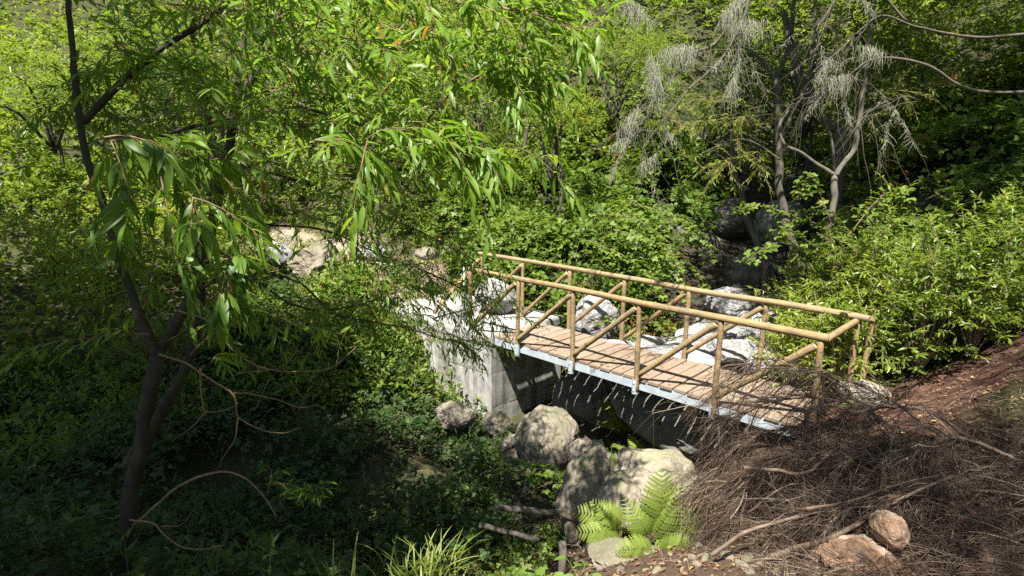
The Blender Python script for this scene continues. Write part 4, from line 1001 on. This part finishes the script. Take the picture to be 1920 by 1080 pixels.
for ln_, n in ((PL([(1400, 0), (1340, 80), (1285, 110), (1215, 215), (1195, 235)], 6.6), 24), (PL([(1395, 30), (1360, 100), (1290, 170), (1240, 230), (1205, 280)], 6.4), 24),
              (PL([(1200, -60), (1115, 40), (1085, 70), (1060, 125)], 6.9), 9), (PL([(1690, 120), (1640, 110), (1580, 150), (1530, 180), (1500, 185)], 6.6), 22),
              (PL([(1700, 60), (1650, 30), (1590, 80), (1560, 110)], 6.4), 20), (PL([(1640, -20), (1580, -10), (1540, 40), (1530, 60)], 6.5), 16), (PL([(1745, 200), (1700, 180), (1650, 190), (1610, 230)], 6.3), 12),
              (PL([(1480, -90), (1430, -30), (1390, 40), (1380, 120)], 6.5), 14)):
    q = hanging(ln_, n, (.25, .7), 0)
    for k in range(n//4):
        lichen_along(q[g.integers(n)], int(g.integers(20, 70)), g.uniform(.04, .13))
for (px, py, d, L, n) in ((1120, 95, 6.8, .1, 110), (1190, 10, 6.6, .2, 160), (1228, 140, 6.5, .2, 260), (1275, 90, 6.5, .2, 220), (1375, 150, 6.4, .16, 120), (1375, 10, 6.5, .2, 200), (1400, 40, 6.4, .2, 160), (1185, 215, 6.6, .14, 120), (1215, 300, 6.4, .12, 90), (1570, 145, 6.5, .17, 190), (1635, 90, 6.4, .15, 120), (1160, 265, 6.5, .1, 70), (1255, 250, 6.5, .1, 60)):
    lichen_tuft(P(px, py, d), n, L)
o = link('twigs', tw.mesh('twigs', M['grey_bark']), lt); o['kind'] = 'stuff'
cw = Bag(); g2 = RNG(64)  # unseen crown added overhead to dapple the brush and path with shade
for (c, r, n) in (((6.9, -4.5, 6.6), (1.0, .9, .5), 800), ((7.9, -3.6, 6.4), (1.0, 1.0, .5), 700), ((8.2, -5.4, 6.8), (1.2, 1.2, .6), 700), ((8.4, -1.9, 6.8), (1.2, 1.1, .6), 700)):
    shrub_foliage(cw, c, r, n, 9, T_diamond(.25, .12), .09, g2, twL=(.3, .6), shell=(.1, 1.), hemi=-1)
o = link('crown', cw.mesh('crown', M['dark_leaf']), lt); o['kind'] = 'stuff'
o = link('lichen', li.mesh('lichen', M['lichen']), lt); o['kind'] = 'stuff'

# ------------------------------------------------------------------ willow
wl = tree_from('willow_tree', 'multi stemmed willow with long drooping leaves leaning in at the left', [
    ('trunk', PL([(225, 1080, 4.3), (250, 930), (263, 850), (281, 740), (295, 655)], 4.3), .062, .048),
    ('limb', PL([(296, 665), (265, 595), (240, 535), (195, 400), (150, 200), (130, 0)], 4.3), .04, .02),
    ('limb', PL([(296, 665), (333, 605), (355, 545), (372, 470), (402, 395), (425, 290), (440, 190)], 4.35), .04, .031),
    ('limb', PL([(240, 880, 4.35), (300, 775, 4.6), (347, 690, 4.8), (372, 600), (384, 500), (400, 420), (395, 300), (370, 150), (350, -80)], 4.8), .05, .018),
    ('limb', PL([(440, 192), (447, 130), (452, 90), (462, 0), (470, -130)], 4.35), .026, .015),
    ('limb', PL([(444, 188), (470, 150), (497, 105), (515, 60), (530, -20), (560, -150)], 4.4), .03, .016),
    ('limb', PL([(160, 230, 3.5), (240, 140), (310, 85), (375, 45), (430, 0), (500, -90)], 3.5), .022, .012),
    ('limb', PL([(300, 255, 4.4), (370, 235), (440, 222), (520, 205), (572, 198)], 4.2), .017, .008),
    ('limb', PL([(445, 186, 4.4), (520, 165), (600, 147), (690, 138), (760, 150)], 4.3), .014, .006),
    ('limb', PL([(492, 118, 4.4), (550, 104), (620, 103), (700, 125), (760, 170)], 4.3), .013, .005),
    ('limb', PL([(560, 198, 3.6), (665, 230), (720, 243), (787, 250), (850, 280), (880, 300)], 3.2), .009, .004),
    ('limb', PL([(787, 250, 3.2), (812, 215), (858, 165), (930, 130), (1040, 80)], 3.2), .006, .003),
    ('limb', PL([(376, 540, 4.6), (430, 515), (485, 530), (540, 565), (600, 582), (680, 570), (735, 545)], 4.6), .014, .004),
    ('limb', PL([(400, 470, 4.8), (480, 505), (560, 530), (620, 585), (690, 602), (760, 615), (840, 640)], 4.9), .012, .004),
    ('limb', PL([(405, 390, 4.8), (500, 420), (600, 430), (700, 470), (800, 510), (900, 560), (950, 600)], 5.1), .012, .003),
    ('limb', PL([(420, 300, 4.8), (560, 340), (680, 390), (780, 430), (860, 470), (920, 510)], 5.0), .011, .003),
    ('limb', PL([(250, 640, 3.3), (310, 640), (380, 600), (440, 560)], 3.0), .006, .003)], 'willow_bark')
for pts, d, r in (
    ([(335, 582), (388, 600), (430, 650), (480, 685), (530, 695), (600, 695), (635, 680), (672, 650)], 3.9, .0075),
    ([(300, 665), (350, 682), (400, 715), (440, 740), (448, 780), (485, 802), (530, 812), (562, 804)], 3.9, .0085),
    ([(440, 736), (500, 742), (560, 762), (600, 760)], 3.9, .005), ([(376, 690), (378, 750), (388, 774), (430, 765), (448, 755)], 3.85, .006),
    ([(448, 782), (440, 825), (420, 860), (405, 880)], 3.85, .005), ([(388, 772), (360, 800), (320, 830)], 3.8, .004), ([(445, 700), (520, 690), (560, 660), (580, 640)], 4.0, .004), ([(632, 682), (640, 640), (660, 600)], 3.95, .003), ([(478, 768), (500, 720), (520, 690)], 3.9, .003),
    ([(245, 974), (290, 985), (330, 1020), (370, 1030), (420, 1024)], 3.8, .007), ([(250, 985), (330, 915), (400, 886), (450, 892), (495, 930), (520, 970)], 4.2, .012),
    ([(300, 990), (335, 985), (365, 955)], 3.9, .004)):
    l = smooth_line(PL(pts, d), 24); l = l+.008*np.stack([fbm(l*8, 1), fbm(l*8, 2), fbm(l*8, 3)], -1)
    b = Bag(); tube(b, l, np.linspace(r, r*.35, 24), 6); link('bare_twig', b.mesh('bare_twig', M['twig_bark']), wl)
g = RNG(71); pl_ = []; st_ = Bag()
WL = T_lance(.21, .28, .15, 6); WS = T_lance(.22, .25, .1, 4)
def spr(pts, d, per_m, L2, leaf, droop=.3, nl=8, varc=.5, tm=WL, up=.2, hang=.22): 
    branch_sprays(None, st_, PL(pts, d), g, per_m, L2, nl, leaf, tm, droop, .95, hang, varc, up, pl_, .9)
# near sprays with large leaves
LV = dict(up=.35, hang=.06)
spr([(150, -60), (400, 20), (600, 60), (770, 100)], 3.2, 14.0, (.3, .55), .125, .2, **LV)
spr([(300, -120), (500, -50), (700, -10), (900, 10), (1010, 30)], 3.0, 14.0, (.3, .5), .125, .25, **LV)
spr([(500, -140), (700, -60), (880, -10), (1050, 10)], 3.4, 12.6, (.3, .5), .125, .25, **LV)
spr([(150, 150), (300, 190), (450, 230), (600, 240), (720, 270)], 3.4, 11.2, (.25, .5), .125, .2, **LV)
spr([(120, 300), (260, 310), (400, 300), (560, 265), (740, 262), (890, 262)], 2.8, 7.0, (.15, .32), .13, .4, hang=.45)
spr([(60, 180), (200, 260), (300, 330), (390, 390), (450, 420)], 2.4, 6.3, (.15, .3), .14, .4, varc=.35, hang=.5)
spr([(560, 198), (665, 230), (760, 248), (850, 270)], 3.2, 11.2, (.2, .4), .115, .25, **LV)
spr([(787, 250), (812, 215), (858, 165), (930, 130), (1050, 80)], 3.1, 15.4, (.18, .34), .115, .25, hang=.15)
spr([(700, 260), (800, 290), (880, 280), (960, 275), (1000, 285)], 2.9, 12.6, (.12, .28), .125, .4, hang=.4)
spr([(820, 150), (900, 160), (980, 170), (1040, 180)], 3.2, 9.8, (.15, .28), .115, .35, hang=.3)
spr([(380, 440), (420, 520), (450, 590), (455, 610)], 2.5, 7.0, (.1, .2), .14, .6, varc=.25, hang=.5)
spr([(150, 420), (240, 440), (320, 430)], 2.6, 7.0, (.15, .3), .13, .5, varc=.3, hang=.4)
# middle distance
for pts, d, pm_ in (([(160, 230), (240, 140), (310, 85), (430, 0)], 3.6, 8), ([(300, 255), (440, 222), (572, 198)], 4.2, 9), ([(445, 186), (600, 147), (760, 150)], 4.3, 9), ([(492, 118), (620, 103), (760, 170)], 4.3, 9),
    ([(452, 90), (462, 0), (470, -100)], 4.4, 11), ([(515, 60), (600, -20), (700, -60)], 4.4, 11), ([(150, 60), (240, 60), (340, 20), (420, -40)], 4.6, 11), ([(100, 100), (160, 200), (260, 230), (360, 230)], 4.8, 10), ([(370, 150), (300, 120), (220, 130), (140, 160)], 4.9, 10),
    ([(395, 300), (300, 290), (220, 320), (150, 370)], 4.9, 9), ([(420, 300), (520, 290), (620, 310), (720, 300)], 5.0, 6), ([(450, 60), (560, 50), (680, 60), (800, 50)], 5.2, 9), ([(600, -40), (760, 20), (900, 60), (980, 100)], 5.0, 9), ([(100, 450), (200, 470), (300, 480)], 4.5, 8), ([(200, 560), (300, 520), (380, 500)], 4.6, 7)):
    spr(pts, d, pm_*1.5, (.35, .65), .105, .22, 9, .55, WS, .3, .08)
for pts, d, pm_ in (([(250, 380), (380, 400), (520, 390), (640, 400)], 3.8, 9), ([(300, 520), (420, 560), (520, 600)], 3.6, 7), ([(240, 600), (320, 650), (420, 690)], 3.2, 6), ([(200, 80), (350, 100), (520, 90), (700, 110)], 3.8, 9), ([(520, 200), (650, 180), (800, 190), (950, 220)], 4.2, 9), ([(560, 20), (720, 50), (880, 100), (1000, 120)], 3.9, 8)):
    spr(pts, d, pm_, (.3, .55), .115, .25, 8, .5, WS, .3, .12)
# finer sprays that hang before the abutment and the left end of the bridge
for pts, d, pm_, vc in (([(430, 515), (540, 565), (680, 570), (735, 545)], 4.7, 11, .5), ([(480, 505), (620, 585), (760, 615), (850, 640)], 5.0, 12, .5), ([(500, 420), (600, 430), (700, 470), (800, 510), (900, 560), (950, 600)], 5.2, 11, .45), ([(560, 340), (680, 390), (780, 430), (860, 470), (920, 510)], 5.2, 10, .45), ([(600, 430), (700, 500), (800, 560), (900, 600)], 5.6, 9, .5), ([(560, 540), (640, 560), (720, 580), (800, 590)], 5.4, 9, .5)):
    spr(pts, d, pm_*1.7, (.18, .42), .08, .35, 8, vc, T_lance(.2, .25, .1, 4), .2, .3)
for pts, d in (([(480, 960), (500, 930), (520, 890)], 4.2), ([(560, 980), (570, 950), (590, 930)], 4.3)):
    spr(pts, d, 9, (.15, .25), .1, .3, 7, .5, WS)
# the largest leaves in view are single parts; all the others one mesh
allp = [np.concatenate([q[i] for q in pl_]) for i in range(5)]; tid = np.concatenate([np.full(len(q[0]), k) for k, q in enumerate(pl_)])
dist = (allp[0]-CAM)@FW; ok = in_frustum(allp[0], .98); app = np.where(ok, allp[3]/np.maximum(dist, .3), 0)
big = np.argsort(-app)[:298]; isb = np.zeros(len(app), bool); isb[big] = True
rest = Bag()
for k, q in enumerate(pl_):
    s_ = (tid == k) & ~isb; leaves(rest, q[5], *[a[s_] for a in allp])
# the crown goes on above the frame and shades the lower left of the ravine
for (c, r, n) in (((-1.3, -5.0, 5.6), (1.7, .7, .5), 1500), ((1.5, -6.7, 6.7), (1.2, .7, .7), 1000), ((-.9, -6.1, 6.8), (1.3, 1.0, .9), 2200), ((-2.9, -6.7, 6.7), (1.7, 1.3, 1.0), 2800), ((3.0, -8.3, 6.8), (1.9, 1.7, 1.1), 3200), ((.6, -8.2, 6.6), (2.1, 1.7, 1.1), 3600), ((-1.8, -8.1, 6.6), (2.1, 1.7, 1.2), 3200), ((-4.2, -8.0, 6.5), (2.2, 1.8, 1.2), 2800), ((-6.8, -7.6, 6.4), (2.4, 2.2, 1.3), 1500), ((-.4, -10.2, 6.8), (3.4, 1.6, 1.2), 2600), ((-5, -10.2, 6.8), (3.4, 1.6, 1.2), 1200)):
    shrub_foliage(rest, c, r, int(n*.3), 11, T_diamond(.27, .1), .27, g, twL=(.5, .9), shell=(.15, 1.), hemi=-1, droop=.3)
f_ = link('foliage', rest.mesh('foliage', M['willow_leaf']), wl); f_['kind'] = 'stuff'
f_ = link('twigs', st_.mesh('twigs', M['twig_bark']), wl); f_['kind'] = 'stuff'
lm = []
for k in range(12):
    bb = Bag(); bb.add(*(lambda v, f: (v*np.array([g.uniform(.85, 1.3), 1, g.uniform(.6, 1.6)]), f))(*T_lance(.21, .3, g.uniform(-.3, .3), 7)), None, None)
    bb.var = [np.full(bb.n, .08+.075*k)]; lm.append(bb.mesh('leaf', M['willow_leaf']))
for i_ in big:
    y = nz(allp[1][i_]); x = nz(np.cross(y, allp[2][i_])); z = np.cross(x, y); s_ = allp[3][i_]
    mw = Matrix(((x[0]*s_, y[0]*s_, z[0]*s_, allp[0][i_][0]), (x[1]*s_, y[1]*s_, z[1]*s_, allp[0][i_][1]), (x[2]*s_, y[2]*s_, z[2]*s_, allp[0][i_][2]), (0, 0, 0, 1)))
    link('leaf', lm[min(11, int(allp[4][i_]*12))], wl, mw=mw)

# ------------------------------------------------------------------ dead brush on the right
def dead_branch(label, pts, d, r, n2, n3, L2, L3, seed, droop=.4, dirb=None, mat='dead_twig'):
    g = RNG(seed); line = smooth_line(PL(pts, d), 40); t = thing('dead_branch', label, 'branch', tuple(line[0]))
    line = line+.012*np.stack([fbm(line*5, seed), fbm(line*5, seed+1), fbm(line*5, seed+2)], -1)
    b = Bag(); tube(b, line, np.linspace(r, r*.3, 40), 8); link('stem', b.mesh('stem', M['dead_wood']), t)
    if n2:
        s = Bag(); i = g.integers(8, 40, n2); tan = nz(np.gradient(line, axis=0))[i]
        d2 = nz(tan*.8+g.normal(0, .55, (n2, 3))+(0 if dirb is None else np.asarray(dirb))); L = g.uniform(*L2, n2); u = np.linspace(0, 1, 6)[None, :, None]
        q = line[i][:, None]+d2[:, None]*L[:, None, None]*u+np.array([0, 0, -1.])*droop*L[:, None, None]*u**2+np.cumsum(g.normal(0, .007, (n2, 6, 3)), 1)
        strands(s, q, np.linspace(.0045, .0015, 6)[None]*g.choice([.6, 1., 1.9], (n2, 1), p=[.5, .38, .12]), 4, g.random(n2)**.7)
        k = np.repeat(np.arange(n2), n3); j = g.integers(1, 6, len(k)); p3 = q[k, j]
        d3 = nz(d2[k]+g.normal(0, .5, (len(k), 3))+[0, 0, -.25]); L_ = g.uniform(*L3, len(k)); v = np.linspace(0, 1, 3)[None, :, None]
        q3 = p3[:, None]+d3[:, None]*L_[:, None, None]*v+np.array([0, 0, -1.])*droop*.9*L_[:, None, None]*v**2
        strands(s, q3, np.array([[.0017, .0014, .0008]])*g.uniform(.55, 1.3, (len(k), 1)), 3, g.random(len(k))**1.5)
        o = link('twigs', s.mesh('twigs', M[mat]), t); o['kind'] = 'stuff'
    return t
lf = -RT*.5
dead_branch('dead twiggy branch arching over the planks at the right end of the bridge', [(1730, 860), (1660, 790), (1590, 755), (1500, 745), (1420, 760), (1370, 800)], 4.7, .012, 60, 12, (.2, .5), (.1, .26), 91, .3, lf)
dead_branch('dead brown branch hanging down before the flat striped boulder', [(1740, 900), (1640, 830), (1540, 800), (1440, 810), (1370, 850), (1330, 910)], 4.6, .016, 90, 15, (.2, .5), (.1, .28), 92, .45, lf)
dead_branch('dead bushy branch in the middle of the brush pile', [(1760, 950), (1640, 880), (1540, 850), (1450, 870), (1390, 930), (1370, 990)], 4.3, .016, 90, 15, (.2, .45), (.1, .26), 93, .35, lf)
dead_branch('dead twiggy branch at the right edge of the brush pile', [(1780, 900), (1720, 850), (1650, 840), (1580, 880), (1530, 960)], 4.1, .014, 70, 14, (.2, .4), (.1, .25), 94, .3)
dead_branch('dead twiggy branch low over the brown rocks', [(1790, 1000), (1680, 960), (1590, 960), (1480, 990), (1400, 1040)], 3.9, .013, 60, 12, (.2, .4), (.1, .25), 95, .25, lf)
dead_branch('dead sparse branch springing up beside the cross rail', [(1700, 850), (1640, 790), (1570, 720), (1500, 690), (1440, 670), (1380, 690)], 4.9, .008, 40, 8, (.2, .4), (.1, .25), 96, .25)
dead_branch('long bare stick with a pale broken end across the brush', [(1510, 955), (1560, 945), (1620, 930), (1700, 905), (1780, 885)], 3.7, .011, 0, 0, 0, 0, 97)
dead_branch('long bare stick below the pale broken stick', [(1330, 1040), (1400, 998), (1480, 975), (1580, 955), (1700, 925), (1790, 910)], 3.75, .014, 8, 3, (.15, .3), (.1, .2), 98)
dead_branch('thick bare branch running to the bottom of the picture', [(1360, 1085), (1440, 1050), (1520, 1020), (1600, 985), (1690, 935), (1790, 890)], 3.6, .024, 6, 3, (.2, .35), (.1, .2), 99)
dead_branch('curved bare branch through the middle of the brush', [(1395, 878), (1450, 882), (1510, 885), (1560, 845), (1620, 822), (1660, 822), (1720, 860)], 4.2, .016, 6, 4, (.2, .4), (.1, .2), 100)
dead_branch('dead twiggy branch sprawling right of the curved bare branch', [(1900, 860), (1800, 820), (1720, 830), (1640, 880), (1590, 950)], 4.0, .015, 90, 15, (.2, .45), (.1, .26), 102, .3)
dead_branch('dead twiggy branch above the corner rocks', [(1900, 1010), (1800, 950), (1700, 930), (1600, 950), (1520, 1010)], 3.7, .013, 80, 14, (.18, .4), (.1, .24), 104, .25)
dead_branch('dead twiggy branch at the top of the brush pile below the white path stone', [(1820, 820), (1730, 770), (1640, 765), (1560, 790), (1500, 830)], 4.6, .013, 80, 14, (.2, .45), (.1, .26), 105, .3)
dead_branch('forked bare stick standing up from the right of the brush', [(1650, 960), (1672, 900), (1668, 840), (1690, 770)], 4.0, .012, 5, 2, (.2, .35), (.1, .2), 106, .1)
dead_branch('thin pale stick crossing the middle of the brush', [(1400, 960), (1480, 910), (1560, 905), (1660, 870)], 4.2, .007, 6, 2, (.15, .3), (.1, .2), 107, .1, None, 'cane')
dead_branch('dead thin twiggy branch reaching highest over the corner of the planks', [(1780, 830), (1680, 755), (1590, 715), (1490, 690), (1400, 700), (1335, 760)], 4.75, .009, 55, 10, (.2, .5), (.1, .26), 108, .3, lf)
# loose brushwood beneath
g = RNG(101); s = Bag(); n = 8000
x = g.uniform(4.6, 7.0, n); y = g.uniform(-3.4, -.5, n); ok = (x-4.75 > (-.9-y)*.5) ; x, y = x[ok], y[ok]; n = len(x)
hh = .5*np.exp(-((x-5.7)/.85)**2-((y+1.5)/1.0)**2)
p = np.stack([x, y, hgt(x, y)+g.uniform(0, 1, n)*hh+.01], -1); d = nz(g.normal(0, 1, (n, 3))*[1, 1, .3]-RT*.4)
L = g.uniform(.12, .4, n); u = np.linspace(0, 1, 4)[None, :, None]
strands(s, p[:, None]+d[:, None]*L[:, None, None]*u+np.array([0, 0, -1.])*.25*L[:, None, None]*u**2, np.linspace(.0028, .001, 4)[None]*g.choice([.5, .9, 1.8], (n, 1), p=[.55, .35, .1]), 3, g.random(n))
link('brushwood', s.mesh('brushwood', M['dead_twig']), kind='stuff')
# fallen leaves on the planks, the path and the brush
g = RNG(102); b = Bag(); n = 4200
x = g.uniform(3.4, 7.4, n); y = g.uniform(-4.2, 1.6, n); ok = ~((x < 5.1) & (y > -.25) & (y < 1.4)); x, y = x[ok], y[ok]
bx = g.uniform(.6, 5.0, 130); by = g.uniform(.06, 1.1, 130)
p = np.vstack([np.stack([x, y, hgt(x, y)+.015], -1), np.stack([bx, by, .006-.00866*bx], -1)]); n = len(p)
a = g.uniform(0, 6.28, n); fl = np.r_[np.full(n-130, .35), np.full(130, .06)]
leaves(b, T_ovate(.45, .2, .25), p, np.stack([np.cos(a), np.sin(a), g.normal(0, .1, n)], -1), nz(g.normal(0, 1, (n, 3))*fl[:, None]+[0, 0, 1.]), g.uniform(.02, .06, n), g.random(n))
M['litter'] = leaf_mat('litter', [(0, (.07, .04, .025)), (.5, (.15, .09, .05)), (.85, (.24, .15, .075)), (1, (.3, .24, .1))], (1, 1, 1), .15, .7, .2)
link('fallen_leaves', b.mesh('fallen_leaves', M['litter']), kind='stuff')
# dry twigs and litter on the slopes
g = RNG(103); s = Bag()
for (x0, x1, y0, y1, n, L0) in ((-6, 3.2, -5.5, -.3, 900, .4), (-4, .8, 2.2, 5, 800, .45), (4.7, 7, -3, 1.6, 900, .12), (.9, 4.5, -3.4, -.6, 300, .2), (-8, -2, -1, 4, 500, .3), (-3.4, -1.0, 1.6, 3.2, 1300, .4), (-.6, 1.7, 1.9, 3.3, 900, .45)):
    x = g.uniform(x0, x1, n); y = g.uniform(y0, y1, n); p = np.stack([x, y, hgt(x, y)+.02+g.exponential(.12 if L0 > .15 else .01, n)], -1)
    ok = ~((x > -2.4) & (x < .55) & (y > -.1) & (y < 1.8)) & ~((x > .4) & (x < 5.1) & (y > -.2) & (y < 1.4)); p = p[ok]; n = len(p)
    d = nz(g.normal(0, 1, (n, 3))*[1, 1, .45]); L = L0*g.uniform(.4, 1.3, n); u = np.linspace(0, 1, 4)[None, :, None]
    strands(s, p[:, None]+d[:, None]*L[:, None, None]*u+np.array([0, 0, -1.])*.3*L[:, None, None]*u**2, np.repeat(np.linspace(.0035, .0012, 4)[None], n, 0))
link('dry_twigs', s.mesh('dry_twigs', M['cane']), kind='stuff')
# fallen logs in the stream
for lab, pts, d, r in (('weathered grey log lying across the dark stream', [(930, 948), (1010, 960), (1085, 975)], 5.8, .034), ('thin dark log leaning below the weathered grey log', [(900, 985), (950, 1000), (1010, 1015)], 5.4, .026),
    ('upright dark stump with pale streaks at the bottom of the picture', [(1056, 1110), (1052, 1060), (1054, 1018)], 4.6, .032), ('brown stick leaning from the abutment to the boulder', [(940, 850), (985, 815), (1035, 775)], 7.2, .016)):
    l = smooth_line(PL(pts, d), 16); l = l+.02*np.stack([fbm(l*4, 5), fbm(l*4, 6), fbm(l*4, 7)], -1); b = Bag(); tube(b, l, r*(1+.15*vnoise(l*7, 2)), 10)
    link('log', b.mesh('log', M['grey_bark' if 'pale' in lab or 'grey' in lab else 'dead_wood']), None, lab, 'log')
# roots on the red bank
b = Bag(); rt = thing('tree_root', 'brown root snaking down the red soil bank beside the end post', 'root', tuple(P(1640, 690, 6.3)))
for pts, r in (([(1608, 700), (1622, 680), (1650, 672), (1690, 665), (1740, 640)], .028), ([(1640, 690), (1665, 700), (1700, 690)], .014)):
    l = smooth_line(np.array([G(q[0], q[1])[0]+[0, 0, .012] for q in pts]), 14); tube(b, l, np.linspace(r, r*.8, 14)*(1+.15*vnoise(l*9, 4)), 8)
link('root', b.mesh('root', M['root_bark']), rt)

# ------------------------------------------------------------------ small foreground plants
def blades(label, base, n, L, seed, w=.011, lean=.6, spread=.12):
    g = RNG(seed); t = thing('grass_tuft', label, 'grass', tuple(base)); b = Bag(); m_ = 9; u = np.linspace(0, 1, m_)
    st = np.asarray(base)+g.normal(0, 1, (n, 3))*[spread, spread, .01]; az = g.uniform(0, 2*math.pi, n); Ls = L*g.uniform(.5, 1.1, n); le = lean*g.uniform(.3, 1.3, n)
    dh = np.stack([np.cos(az), np.sin(az), 0*az], -1); sd = np.stack([-np.sin(az), np.cos(az), 0*az], -1)
    cen = st[:, None]+dh[:, None]*(Ls*le)[:, None, None]*(u**1.8)[None, :, None]+np.array([0, 0, 1.])*Ls[:, None, None]*(u-.55*le.mean()*u**2.6)[None, :, None]
    wd = w*g.uniform(.6, 1.2, n)[:, None]*(np.sqrt(np.maximum(1-u**2, 0))+.03)[None]
    V = np.stack([cen-sd[:, None]*wd[..., None], cen-np.array([0, 0, .25])*wd[..., None], cen+sd[:, None]*wd[..., None]], 2)
    k, i, j = np.meshgrid(np.arange(n), np.arange(m_-1), np.arange(2), indexing='ij'); o = k*m_*3
    F_ = np.stack([o+i*3+j, o+i*3+j+1, o+(i+1)*3+j+1, o+(i+1)*3+j], -1).reshape(-1, 4)
    b.add(V.reshape(-1, 3), None, F_, np.repeat(g.random(n), m_*3)); o = link('blades', b.mesh('blades', M['grass_blade']), t); o['kind'] = 'stuff'
blades('bright green grass tuft at the bottom centre of the picture', P(790, 1115, 3.6), 130, .36, 111, .006, .7, .13)
blades('grass tuft with long blades left of the bright grass tuft', P(635, 1130, 3.5), 14, .42, 112, .007, .35, .05)
blades('grass clump on the sunny path edge behind the steel stake', P(845, 560, 10.4), 90, .4, 113, .006, .7, .2)
blades('grass clump in the clearing beside the outcrop', P(650, 490, 12.4), 90, .4, 114, .007, .7, .25)
blades('grass patch in the stream beside the small round stone', P(1180, 880, 6.5), 120, .16, 115, .005, .8, .14)
OV = T_ovate(.68, .14, .2)
def broadleaf(label, base, tips, seed, leaf=.12):
    g = RNG(seed); t = thing('seedling', label, 'plant', tuple(base)); bm_ = Bag()
    ob = Bag(); ob.add(OV[0], OV[1]); lme = ob.mesh('leaf', M['big_leaf'])
    for tip in tips:
        tip = np.asarray(tip); mid = (np.asarray(base)+tip)/2+[0, 0, .03]; tube(bm_, smooth_line([base, mid, tip], 8), np.linspace(.004, .0022, 8), 5, .5, False)
        y = nz((tip-np.asarray(base))*[1, 1, 0]+g.normal(0, .05, 3)*[1, 1, 0]+np.array([0, 0, -.02])); n_ = nz(np.array([0, 0, 1.])+g.normal(0, .25, 3)-FW*.25); x = nz(np.cross(y, n_)); z = np.cross(x, y); s_ = leaf*g.uniform(.8, 1.15)
        link('leaf', lme, t, mw=Matrix(((x[0]*s_, y[0]*s_, z[0]*s_, tip[0]), (x[1]*s_, y[1]*s_, z[1]*s_, tip[1]), (x[2]*s_, y[2]*s_, z[2]*s_, tip[2]), (0, 0, 0, 1))))
    link('stem', bm_.mesh('stem', M['big_leaf']), t)
broadleaf('pale green broad leaved seedling at the bottom centre right', P(1090, 1110, 3.3), [P(1062, 1046, 3.3), P(1080, 1062, 3.25), P(1096, 1060, 3.4), P(1075, 1078, 3.2), P(1110, 1076, 3.3), P(1060, 1080, 3.3)], 121, .085)
broadleaf('pale green broad leaved seedling at the left of its twin', P(1015, 1115, 3.3), [P(1022, 1075, 3.3), P(998, 1082, 3.2), P(1030, 1088, 3.35), P(985, 1072, 3.35)], 122, .085)
broadleaf('small light green seedling between the round stone and the fern', P(1143, 868, 6.6), [P(1140, 842, 6.6), P(1150, 850, 6.5), P(1132, 852, 6.6), P(1148, 838, 6.7)], 123, .085)
broadleaf('two round green leaves among the dead brush', P(1412, 1005, 4.4), [P(1405, 985, 4.4), P(1420, 983, 4.4)], 124, .11)
broadleaf('small green seedling beside the white path stone', P(1600, 775, 5.2), [P(1592, 758, 5.2), P(1606, 756, 5.2), P(1600, 766, 5.1), P(1612, 768, 5.2)], 125, .07)
